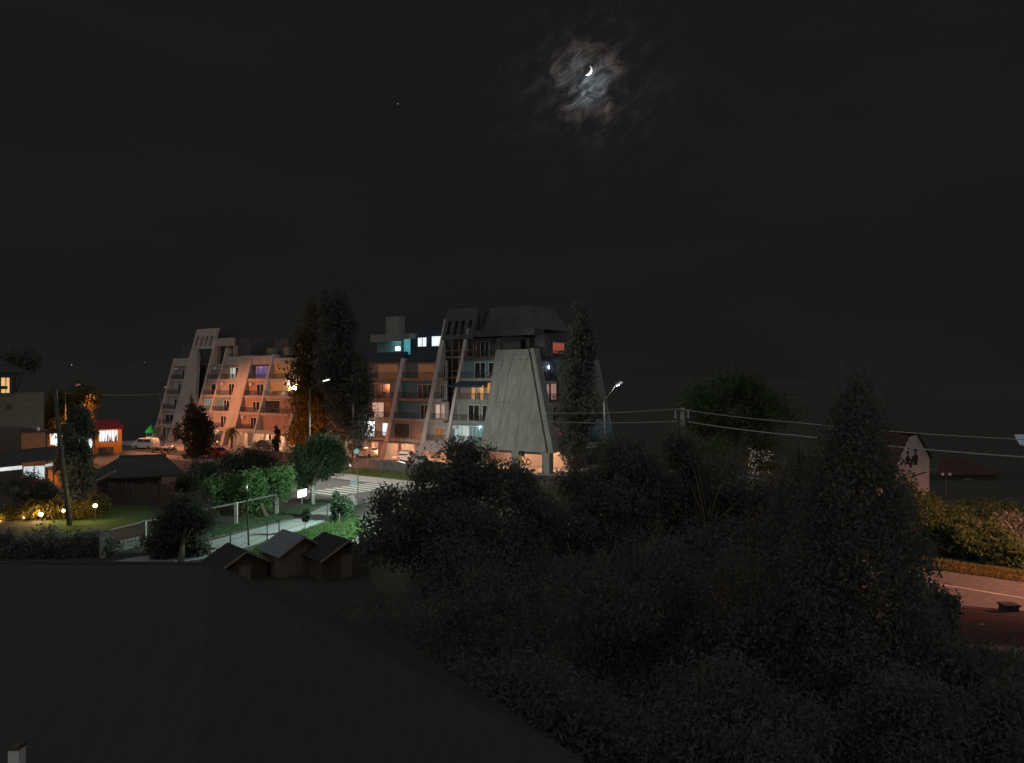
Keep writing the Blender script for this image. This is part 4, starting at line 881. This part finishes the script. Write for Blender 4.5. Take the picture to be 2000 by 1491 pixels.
# small low roofs below the lane
def hut(c, w, dp, h, rise, rz, m, label, wallm='wood'):
    t = thing('hut', c, label, 'hut', 'small huts beside the lane', 0); ca, sa = math.cos(rz), math.sin(rz)
    def q(x, y, z): return (c[0] + x * ca - y * sa, c[1] + x * sa + y * ca, c[2] + z)
    o = .3
    for s in (-1, 1):
        r = MB().prism([q(s * (w + o), -dp - o, h - rise * o / w), q(s * (w + o), dp + o, h - rise * o / w), q(0, dp + o, h + rise), q(0, -dp - o, h + rise)], (0, 0, .05)).build('roof', M[m], t)
        mb = MB()
        for i in range(12):
            yy = -dp - o + (2 * dp + 2 * o) * (i + .5) / 12; mb.tube([q(s * (w + o), yy, h - rise * o / w + .06), q(0, yy, h + rise + .06)], .035, 4)
        mb.build('roof_rib', M[m], r)
    MB().add([q(-w, -dp, 0), q(w, -dp, 0), q(w, -dp, h), q(0, -dp, h + rise), q(-w, -dp, h), q(-w, dp, 0), q(w, dp, 0), q(w, dp, h), q(0, dp, h + rise), q(-w, dp, h)], [(0, 1, 2, 3, 4), (9, 8, 7, 6, 5), (0, 4, 9, 5), (1, 6, 7, 2)]).build('wall', M[wallm], t)
    MB().hexa([q(-.35, -dp - .05, 0), q(.35, -dp - .05, 0), q(.35, -dp - .01, 0), q(-.35, -dp - .01, 0), q(-.35, -dp - .05, h * .95), q(.35, -dp - .05, h * .95), q(.35, -dp - .01, h * .95), q(-.35, -dp - .01, h * .95)]).build('door', M['wood_pale'], t)
    for s in (-1, 1): MB().tube([q(s * (w + o), -dp - o - .05, h - rise * o / w), q(0, -dp - o - .05, h + rise)], .07, 4).build('barge_board', M['wood_pale'], t)
    return t
hut((P(462, 0, 44.5)[0], 44.5, -.1), 1.35, 1.2, 1.0, .75, .72, 'roof_dark', 'dark small gabled hut roof nearest the thin black pole')
M['roof_shiny'] = mat('roof_shiny', (.20, .23, .25), .3, .85, var=.2, scale=3)
hut((P(572, 0, 45.6)[0], 45.6, 0), 1.35, 1.2, 1.45, .8, .72, 'roof_shiny', 'hut with a shiny corrugated metal roof and pale gable', 'wood_pale')
hut((P(655, 0, 45.2)[0], 45.2, 0), 1.5, 1.3, 1.35, .8, .72, 'roof_dark', 'dark gabled hut at the edge of the big black tree')
for x, y, l in ((600, 1106, 'low wooden bench right of the shiny-roofed hut'), (468, 1120, 'low wooden bench by the nearest dark hut')):
    g = arr(G(x, y)); t = thing('bench', tuple(g), l, 'bench', 'garden benches')
    MB().box(g[0] - .7, g[0] + .7, g[1] - .2, g[1] + .2, .42, .47).build('seat', M['wood_pale'], t)
    for s in (-1, 1): MB().box(g[0] + s * .55 - .04, g[0] + s * .55 + .04, g[1] - .18, g[1] + .18, 0, .42).build('leg', M['wood'], t)

# ------------------------------------------------------------------ right-hand houses
def gable_house():
    d = 74.0; t = thing('gable_house', (P(1785, 0, d)[0], d, 0), 'tall pale gable end with dark painted figures and a dark red roof', 'house')
    o = [P(1815, 972, d), P(1815, 893, d), P(1792, 851, d), P(1778, 855, d), P(1752, 912, d), P(1735, 950, d), P(1735, 975, d)]
    MB().prism(o[::-1], (0, .3, 0)).build('gable_wall', mat('gable_render', (.36, .31, .30), .9, var=.1, scale=1), t)
    pk, rt, lf = arr(P(1791, 849, d)), arr(P(1818, 895, d)), arr(P(1734, 948, d))
    MB().prism([pk + (0, -.25, .08), rt + (0, -.25, .0), rt + (0, 9, 0), pk + (0, 9, .08)], (0, 0, .15)).build('roof', M['tile'], t)
    a, b = arr(P(1777, 853, d)), arr(P(1690, 838, d + 3)); MB().prism([a + (0, .2, 0), arr(P(1745, 918, d)) + (0, .2, 0), arr(P(1688, 905, d + 3)), b], (0, .2, .05)).build('side_roof', M['tile'], t)
    MB().box(P(1690, 0, d)[0], P(1736, 0, d)[0], d + 1, d + 6, 0, P(0, 925, d)[2]).build('side_wall', M['frame_white'], t)
    # painted dark ornament: slim jug-like shapes
    mb = MB()
    def shape(cx, cy, s, prof):
        n = len(prof); q = [P(cx + w * s, cy + h * s, d) for w, h in prof] + [P(cx - w * s, cy + h * s, d) for w, h in prof[::-1]]
        mb.prism([arr(p) + (0, -.02, 0) for p in q], (0, .015, 0))
    j = [(2.5, -14), (2.8, -10), (1.2, -8), (1.4, -4), (4.2, -1), (5.0, 4), (3, 11), (3.8, 15)]
    shape(1788, 892, 1.1, j); shape(1773, 894, .9, j); shape(1778.5, 905, .6, j); shape(1781.5, 898, .5, j)
    mb.build('painted_figures', M['dark'], t)
    MB().tube([arr(P(1762, 938, d)) + (0, -.05, 0), arr(P(1808, 922, d)) + (0, -.05, 0)], .06, 4).build('cornice', M['tile'], t)
    MB().box(P(1796, 0, d)[0], P(1808, 0, d)[0], d - .04, d - .01, P(0, 950, d)[2], P(0, 930, d)[2]).build('door', M['dark'], t) if False else None
gable_house()
def back_house(x0, x1, y0, y1, y2, d, label, m='tile'):
    t = thing('house', (P((x0 + x1) / 2, 0, d)[0], d, 0), label, 'house'); a, b = P(x0, 0, d)[0], P(x1, 0, d)[0]; zt, ze = P(0, y0, d)[2], P(0, y1, d)[2]
    MB().prism([(a - .5, d - .6, ze), (b + .5, d - .6, ze), (b - (b - a) * .3, d + 3.5, zt), (a + (b - a) * .3, d + 3.5, zt)], (0, 0, .12)).build('roof', M[m], t)
    MB().box(a, b, d, d + 7, 0, ze - .02).build('wall', M['plaster_dark'], t); n = 5
    for i in range(n):
        x = a + (b - a) * (i + .5) / n; f = MB().box(x - .45, x + .45, d - .06, d - .005, ze - 1.7, ze - .45).build('window', M['frame_white' if i == 2 else 'frame_dark'], t)
        MB().box(x - .38, x + .38, d - .08, d - .061, ze - 1.63, ze - .52).build('pane', M['glass'], f)
back_house(1836, 1945, 902, 928, 950, 88, 'low house with a dull red hipped roof beyond the hedge')
def blue_stall():
    d = 90.0; x0, x1 = P(1981, 0, d)[0], P(2060, 0, d)[0]; t = thing('awning_stall', (x0, d, 0), 'pale blue awning at the right picture edge', 'awning')
    MB().prism([(x0, d, P(0, 850, d)[2]), (x1, d, P(0, 850, d)[2]), (x1, d - 1, P(0, 868, d)[2]), (x0, d - 1, P(0, 868, d)[2])], (0, .05, .05)).prism([(x0 + .3, d - 1.05, P(0, 868, d)[2]), (x1, d - 1.05, P(0, 868, d)[2]), (x1, d - 1.2, P(0, 878, d)[2]), (x0 + 1.1, d - 1.2, P(0, 878, d)[2])], (0, .05, 0)).build('canopy', mat('canvas_blue_glow', (.25, .33, .36), .8, emit=(.10, .13, .15), es=.6), t)  # emission put into the canvas stands for light on the awning
    for x in (x0 + .5, x1 - .5): MB().tube([(x, d - .9, 0), (x, d - .9, P(0, 870, d)[2])], .05, 6).build('post', M['metal'], t)
blue_stall()
g = arr(G(1848, 970)); t = thing('garden_lamp', tuple(g), 'unlit twin-headed garden lamp in front of the red-roofed house', 'garden lamp')
MB().tube([g, P(1848, 928, 75)], .05, 6).build('post', M['metal'], t)
for xx in (1841, 1855): MB().ball(P(xx, 927, 75), .16).build('globe', M['white_plastic'], t)
# pale shed glimpsed between the trees
def pale_shed():
    d = 92.0; x0, x1 = P(1474, 0, d)[0], P(1512, 0, d)[0]; z0, z1 = P(0, 902, d)[2], P(0, 874, d)[2]; t = thing('shed', (x0, d, 0), 'small pale shed glimpsed through the trees under the thick cable', 'shed')
    MB().box(x0, x1, d, d + 2.5, 0, z1 - .3).build('wall', M['frame_white'], t)
    MB().prism([(x0 - .2, d - .3, z1 - .3), (x1 + .2, d - .3, z1 - .3), (x1 + .2, d + 2.7, z1 + .4), (x0 - .2, d + 2.7, z1 + .4)], (0, 0, .1)).build('roof', M['roof_dark'], t)
    p = MB().ball((x0 + 1.6, d - .5, z1 - .5), .06).build('wall_lamp', M['bulb_dim'], t); lamp_point('lamp_light', (x0 + 1.2, d - 1.2, z1 - .4), 6, (1, .8, .75), p)  # wall lamp and its light are added to brighten the shed front
pale_shed()
# near roofs bottom right
def near_right():
    t = thing('tiled_house', (24, 36, 0), 'red-lit tiled roof with a dark chimney beside the road at lower right', 'house')
    A, B, Cc, Dd = P(1860, 1187, 36), P(2080, 1205, 34), P(2080, 1268, 29), P(1840, 1255, 30)
    MB().prism([A, B, Cc, Dd], (0, 0, .1)).build('roof', M['tile'], t)
    mb = MB(); A, B, Cc, Dd = map(arr, (A, B, Cc, Dd))
    for i in range(15): f = i / 14; mb.tube([A * (1 - f) + Dd * f + (0, 0, .09), B * (1 - f) + Cc * f + (0, 0, .09)], .035, 5)
    mb.build('tile_rows', M['tile'], t)
    c = arr(P(1978, 1204, 34.6)); MB().box(c[0] - .32, c[0] + .3, c[1], c[1] + .5, c[2] - .6, c[2] + .42).box(c[0] - .38, c[0] + .36, c[1] - .05, c[1] + .55, c[2] + .42, c[2] + .5).build('chimney', M['dark'], t)
    MB().tube([P(1890, 1240, 31.8), P(1920, 1221, 32.4)], .09, 6).build('ridge_board', M['wood_pale'], t)
    e = P(1870, 1262, 29.8); MB().box(e[0] + .5, e[0] + 5.5, 30.9, 31.6, 0, min(Cc[2], Dd[2]) - .1).build('wall', M['plaster'], t)
    lamp_point('lamp_light', P(1985, 1300, 28.8), 8, (1, .75, .6), t)
near_right()

# ------------------------------------------------------------------ foreground house roof
def near_roof():
    t = thing('foreground_house', (-6, 9, 0), 'big unlit hipped roof filling the lower left foreground', 'house')
    A, B, Cc = (-16, 14.2, 8.05), (-4.75, 12, 8.52), (.9, 9.6, 6.6); n0, n1 = (-16, 2.5, 5.0), (-1.5, 2.5, 4.8)
    MB().add([A, B, Cc, n1, n0], [(0, 4, 3, 1), (1, 3, 2)]).build('roof', M['roof_dark'], t)
    MB().add([A, B, Cc, (-16, 20, 5), (-2.5, 17.5, 5.4)], [(0, 1, 4, 3), (1, 2, 4)]).build('rear_roof', M['roof_dark'], t)
    MB().tube([A, B, Cc], .03, 6).build('ridge_cap', M['roof_dark'], t)
    MB().box(-15.5, -2.6, 3.2, 16.5, 0, 4.7).build('wall', M['plaster_dark'], t)
near_roof()
pt_ = arr(P(26, 1466, 8.3)); t = thing('vent_post', (pt_[0], pt_[1], 6.3), 'pale square vent post in the bottom left corner', 'vent post')
MB().box(pt_[0] - .06, pt_[0] + .06, pt_[1], pt_[1] + .12, 6.3, pt_[2]).build('shaft', M['white_plastic'], t)
MB().prism([(pt_[0] - .065, pt_[1] - .01, pt_[2]), (pt_[0] + .065, pt_[1] - .01, pt_[2]), (pt_[0] + .065, pt_[1] - .01, pt_[2] + .05)], (0, .14, 0)).build('cap', M['wood'], t)

# distant town lights on the hill
for i, (x, y, s, m_) in enumerate([(140, 713, 1.0, 'w'), (127, 722, .6, 'w'), (214, 723, .8, 'o'), (221, 724, .7, 'o'), (257, 716, .5, 'w'), (264, 722, 1.0, 'w'), (267, 714, .5, 'w'), (282, 708, .7, 'w'), (291, 722, .9, 'w'), (200, 722, .4, 'o')]):
    d = 2300; p = arr(P(x, y, d)); t = thing('hillside_light', tuple(p - (0, 0, 6)), ['brightest', 'faint', 'small orange', 'second orange', 'dim', 'bright low', 'dim upper', 'highest', 'rightmost', 'faintest orange'][i] + ' distant light on the dark hill left of the pink block', 'distant light', 'distant hillside lights')
    MB().tube([p - (0, 0, 6), p], .3, 4).build('post', M['metal'], t); MB().ball(p, (1.0 * s, 1.0 * s, 2.1 * s), 6, 4).build('lamp', mat('far_' + m_, (.5, .5, .5), emit=(.6, .65, .62) if m_ == 'w' else (.7, .35, .15), es=.9), t)

# ------------------------------------------------------------------ trees
# tall dark poplars before the left block
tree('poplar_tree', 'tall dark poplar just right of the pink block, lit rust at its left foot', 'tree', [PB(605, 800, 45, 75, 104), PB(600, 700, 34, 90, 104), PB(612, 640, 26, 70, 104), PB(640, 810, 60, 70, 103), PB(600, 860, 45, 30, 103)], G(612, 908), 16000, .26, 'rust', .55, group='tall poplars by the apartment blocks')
tree('poplar_tree', 'broad dark poplar before the right block with its leaves against the lit balconies', 'tree', [PB(672, 780, 52, 90, 99), PB(660, 690, 42, 90, 99), PB(655, 610, 32, 60, 99), PB(700, 740, 26, 80, 98), PB(705, 830, 20, 45, 98)], G(668, 915), 19000, .25, 'dark', .5, group='tall poplars by the apartment blocks')
tree('poplar_tree', 'narrow tall poplar in front of the right end of the apartment block', 'tree', [PB(1125, 790, 44, 95, 86), PB(1127, 710, 34, 85, 86), PB(1132, 650, 17, 50, 86), PB(1115, 860, 36, 40, 86)], G(1122, 940), 17000, .22, 'dark', .4, group='tall poplars by the apartment blocks')
# cypress clump before pink block
tree('cypress_tree', 'round black cypress in front of the pink block', 'tree', [PB(382, 855, 34, 45, 112), PB(380, 820, 26, 30, 112), PB(400, 850, 16, 40, 112)], G(382, 896), 9000, .2, 'black', .28, fill=.6)
tree('cypress_tree', 'slim spire-like cypress rising behind the round black cypress', 'tree', [PB(376, 800, 4, 36, 116), PB(376, 815, 6, 25, 116)], G(376, 890), 1600, .16, 'black', .12, fill=.2, trunk_r=.1)
tree('cypress_tree', 'thin cypress under the lit right end of the pink block', 'tree', [PB(541, 858, 6, 28, 118), PB(541, 872, 8, 18, 118)], G(541, 887), 1600, .16, 'black', .15, fill=.2, trunk_r=.1)
# garden and lane trees
tree('broadleaf_tree', 'round dark green tree beside the lamp post near the crossing', 'tree', [PB(618, 893, 48, 38, 74), PB(640, 905, 38, 32, 74), PB(598, 925, 34, 28, 74), PB(625, 865, 28, 18, 74), PB(655, 885, 22, 25, 74)], G(606, 985), 15000, .15, 'street', .33, group='street trees near the crossing')
tree('broadleaf_tree', 'bright green low tree lit from the lane', 'tree', [PB(455, 950, 48, 26, 66), PB(510, 940, 50, 28, 66), PB(550, 945, 36, 30, 66), PB(430, 958, 30, 18, 66), PB(500, 990, 30, 22, 65)], G(520, 1010), 15000, .14, 'bright', .3, group='street trees near the crossing')
tree('broadleaf_tree', 'dark tree against the orange ground behind the bright green tree', 'tree', [PB(475, 895, 42, 22, 84), PB(515, 908, 32, 25, 84), PB(440, 915, 36, 22, 84), PB(400, 925, 30, 25, 82), PB(370, 950, 30, 30, 80)], G(470, 950), 11000, .16, 'shade', .4, group='street trees near the crossing')
tree('sapling', 'small round sapling on a thin stem beside the pale lane', 'sapling', [PB(597, 1010, 9, 11, 57), PB(601, 1004, 7, 8, 57)], G(595, 1041), 700, .09, 'street', .08, trunk_r=.03, limbs=3)
tree('shrub', 'leafy upright shrub where the lane meets the crossing', 'shrub', [PB(658, 985, 14, 24, 62), PB(672, 985, 16, 20, 62), PB(664, 1005, 14, 16, 62)], G(662, 1025), 4200, .11, 'street', .16, trunk_r=.05)
tree('broadleaf_tree', 'dark tree behind the lane at centre left with pale speckled leaves', 'tree', [PB(350, 1040, 55, 50, 50), PB(385, 1015, 36, 35, 50), PB(330, 1075, 45, 30, 50), PB(385, 1075, 30, 25, 50), PB(352, 995, 28, 28, 50)], G(352, 1110), 16000, .12, 'shade', .26, group='trees in the left garden')
tree('broadleaf_tree', 'dark tree standing in front of the lit shop and kiosk', 'tree', [PB(152, 850, 30, 45, 64), PB(150, 905, 34, 50, 64), PB(150, 960, 26, 35, 64), PB(152, 815, 16, 25, 64)], G(152, 1010), 12000, .15, 'shade', .26, group='trees in the left garden')
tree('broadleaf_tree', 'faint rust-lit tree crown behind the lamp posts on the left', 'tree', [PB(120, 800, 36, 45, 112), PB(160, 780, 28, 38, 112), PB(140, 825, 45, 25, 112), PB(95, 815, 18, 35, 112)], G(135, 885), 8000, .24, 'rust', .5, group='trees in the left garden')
tree('broadleaf_tree', 'tree crown behind the roof of the dark left house', 'tree', [PB(40, 700, 36, 30, 130), PB(15, 705, 30, 26, 130)], G(30, 870), 3000, .3, 'dark', .5, group='trees in the left garden')
for i, (x, y, rx, ry, d, lf, l) in enumerate([(28, 1018, 40, 30, 63, 'rust', 'yellow-lit shrub around the leftmost garden bulbs'), (78, 1000, 36, 32, 63.3, 'rust', 'brightest yellow-lit shrub around the third garden bulb'), (122, 1004, 26, 28, 63.3, 'rust', 'yellow-lit shrub left of the black leaning pole'), (160, 1002, 30, 26, 63.3, 'rust', 'low shrub between the black pole and the right garden bulb'), (197, 985, 13, 18, 65, 'rust', 'upright shrub beside the rightmost garden bulb'), (40, 1075, 60, 42, 50, 'dark', 'large dark shrub at the lower left edge'), (120, 1075, 60, 44, 50, 'dark', 'large dark shrub below the black leaning pole'), (195, 1070, 34, 34, 50, 'dark', 'dark shrub at the left end of the low stone wall'), (60, 955, 50, 30, 66, 'dark', 'dark shrub under the white lit panels')]):
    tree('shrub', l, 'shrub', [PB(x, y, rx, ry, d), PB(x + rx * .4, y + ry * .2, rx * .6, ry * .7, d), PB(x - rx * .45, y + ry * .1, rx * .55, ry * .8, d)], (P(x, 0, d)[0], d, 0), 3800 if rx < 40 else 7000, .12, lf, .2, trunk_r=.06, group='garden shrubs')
# palm
def palm():
    b = arr(G(452, 876)); t = thing('palm_tree', tuple(b), 'small palm in front of the big leaning pier', 'palm'); top = arr(P(452, 838, b[1]))
    MB().tube([b, (b + top) / 2 + (.1, 0, 0), top], [.22, .17, .15], 8).build('trunk', M['bark'], t)
    mb = MB()
    for i in range(34):
        a = rng.uniform(0, 6.28); up = rng.uniform(-.5, 1.1); d = arr((math.cos(a), math.sin(a), 0)); ln = rng.uniform(1.0, 1.7)
        pts = [top + d * ln * f + (0, 0, up * f * ln - 1.1 * f * f * ln * .7) for f in (0, .35, .7, 1)]; s = np.cross(d, (0, 0, 1))
        for j in range(3):
            w0, w1 = (.05, .22, .16, .02)[j], (.05, .22, .16, .02)[j + 1]
            mb.add([pts[j] - s * w0, pts[j] + s * w0, pts[j + 1] + s * w1, pts[j + 1] - s * w1], [(0, 1, 2, 3)])
    mb.build('fronds', LEAF['rust'], t)
palm()
# big dark trees
tree('broadleaf_tree', 'big black tree at centre whose leafy top overlaps the grey end wall', 'tree', [PB(925, 925, 55, 55, 37), PB(850, 950, 70, 55, 37), PB(985, 955, 65, 50, 37), PB(790, 1000, 70, 60, 36), PB(880, 1040, 150, 90, 37), PB(1040, 1000, 60, 60, 37), PB(740, 1050, 55, 55, 35), PB(895, 890, 32, 28, 37), PB(960, 1110, 160, 80, 35)], G(900, 1240), 60000, .10, 'dark', .3, fill=.3, group='dark foreground trees')
tree('broadleaf_tree', 'black tree right of centre below the narrow poplar', 'tree', [PB(1130, 960, 60, 55, 42), PB(1220, 905, 70, 50, 42), PB(1200, 1000, 110, 80, 42), PB(1110, 1050, 90, 70, 40), PB(1270, 960, 60, 70, 42), PB(1250, 1080, 120, 60, 40)], G(1180, 1180), 46000, .105, 'dark', .3, fill=.3, group='dark foreground trees')
tree('broadleaf_tree', 'black tree wrapped around the concrete pole', 'tree', [PB(1335, 880, 42, 50, 43), PB(1400, 950, 80, 70, 43), PB(1330, 980, 70, 80, 43), PB(1470, 1000, 80, 70, 42), PB(1400, 1070, 130, 70, 41)], G(1380, 1190), 40000, .105, 'dark', .32, fill=.3, group='dark foreground trees')
tree('broadleaf_tree', 'green tinged tree crown rising behind the overhead cables', 'tree', [PB(1400, 770, 62, 34, 60, 3), PB(1460, 765, 40, 24, 60, 2.5), PB(1505, 800, 48, 28, 60, 3), PB(1362, 805, 34, 30, 60, 2.5), PB(1430, 835, 76, 28, 60, 3), PB(1400, 900, 60, 36, 58, 3), PB(1495, 872, 26, 14, 60, 1.5), PB(1490, 905, 30, 14, 60, 1.5)], G(1430, 1040), 10500, .17, 'olive', .55, group='dark foreground trees', per=9)
tree('broadleaf_tree', 'dark tree between the gable house and the tall conifer', 'tree', [PB(1660, 960, 60, 60, 62), PB(1600, 930, 55, 60, 62), PB(1540, 950, 55, 60, 62), PB(1700, 920, 40, 40, 66)], G(1620, 1040), 14000, .18, 'dark', .4, group='dark foreground trees')
# near filling trees (lower half)
NB_ = [([(820, 1260, 170, 110), (960, 1230, 150, 110), (720, 1330, 110, 90), (900, 1380, 200, 120)], 24, 'black tree mass at bottom centre left beside the big roof'),
       ([(1150, 1190, 150, 120), (1270, 1180, 140, 110), (1200, 1330, 190, 130)], 24, 'black tree mass at bottom centre'),
       ([(1460, 1180, 130, 120), (1400, 1320, 160, 120), (1530, 1320, 120, 120)], 22, 'black tree mass at bottom centre right'),
       ([(1000, 1440, 260, 110), (760, 1460, 160, 90)], 16, 'lowest black tree mass at the bottom edge left of centre'),
       ([(1400, 1450, 230, 110), (1250, 1470, 160, 80)], 16, 'lowest black tree mass at the bottom edge right of centre')]
for bl, d, l in NB_:
    tree('broadleaf_tree', l, 'tree', [PB(x, y, rx, ry, d) for x, y, rx, ry in bl], (P(bl[0][0], 0, d)[0], d, 0), 38000, .065, 'dark', .2, fill=.3, group='dark foreground trees')
# tall conifer in the right foreground
def conifer(base, h, r, n, label, leaf='conifer', size=.065):
    t = thing('conifer_tree', base, label, 'tree'); b = arr(base)
    MB().tube([b, b + (0, 0, h * .5), b + (0, 0, h)], [.28, .16, .03], 8).build('trunk', M['bark'], t)
    k = n // 10; z = h * (.03 + .97 * (1 - np.sqrt(rng.random(k)))); prof = (1 - z / h) ** .8 * r
    an = rng.uniform(0, 6.28, k); lob = 1 + .16 * np.sin(an * 5 + z * 2.2) + .1 * np.sin(an * 9 - z * 3); rr = prof * lob * (.45 + .55 * rng.random(k) ** .45)
    c = np.stack([rr * np.cos(an), rr * np.sin(an), z - .18 * rr], 1) + b
    p = np.repeat(c, 10, 0) + rng.normal(size=(k * 10, 3)) * (.17, .17, .24); p = p[p[:, 2] > .1]
    leaf_mesh('crown', p, size, LEAF[leaf], t); return t
conifer((P(1672, 0, 20)[0], 20, 0), 11.85, 3.3, 95000, 'very tall black conifer in the right foreground')
conifer((P(1560, 0, 24)[0], 24, 0), 9.4, 2.7, 48000, 'shorter black conifer left of the tall foreground conifer')
tree('broadleaf_tree', 'dark leafy tree at the bottom right below the tiled roof', 'tree', [PB(1935, 1310, 90, 34, 22), PB(1900, 1420, 130, 110, 17), PB(1980, 1360, 80, 80, 18), PB(1800, 1440, 120, 110, 16), PB(1870, 1300, 40, 40, 19)], (P(1900, 0, 17)[0], 17, 0), 34000, .06, 'dark', .2, fill=.3, group='dark foreground trees')
tree('shrub', 'black shrub at the near edge of the right-hand road', 'shrub', [PB(1842, 1185, 22, 30, 26), PB(1825, 1220, 34, 40, 26)], (P(1838, 0, 26)[0], 26, 0), 5000, .09, 'dark', .15, trunk_r=.08, group='garden shrubs')
# hedge along right road
for i, (x, y, rx, ry, d, lf, l) in enumerate([(1860, 1045, 60, 52, 50, 'olive', 'big olive bush above the road where it leaves the conifer'), (1925, 1065, 50, 40, 49, 'olive', 'olive bush in the middle of the right-hand hedge'), (1970, 1085, 45, 32, 47.5, 'olive', 'rounded bush nearest the road at the right edge'), (1985, 1050, 50, 45, 50, 'dark', 'darker bush behind the roadside hedge at the right edge'), (1778, 984, 50, 42, 60, 'olive', 'bush at the foot of the pale gable house'), (1730, 1030, 60, 50, 56, 'dark', 'dark bush between the conifer and the gable house'), (1905, 1003, 90, 26, 62, 'olive', 'low dark bushes behind the hedge in front of the red-roofed house')]):
    tree('roadside_bush', l, 'bush', [PB(x, y, rx, ry, d), PB(x + rx * .5, y + ry * .25, rx * .6, ry * .7, d), PB(x - rx * .5, y + ry * .15, rx * .6, ry * .75, d)], (P(x, 0, d)[0], d, 0), 9000, .12, lf, .22, trunk_r=.08, group='hedge bushes along the right-hand road')
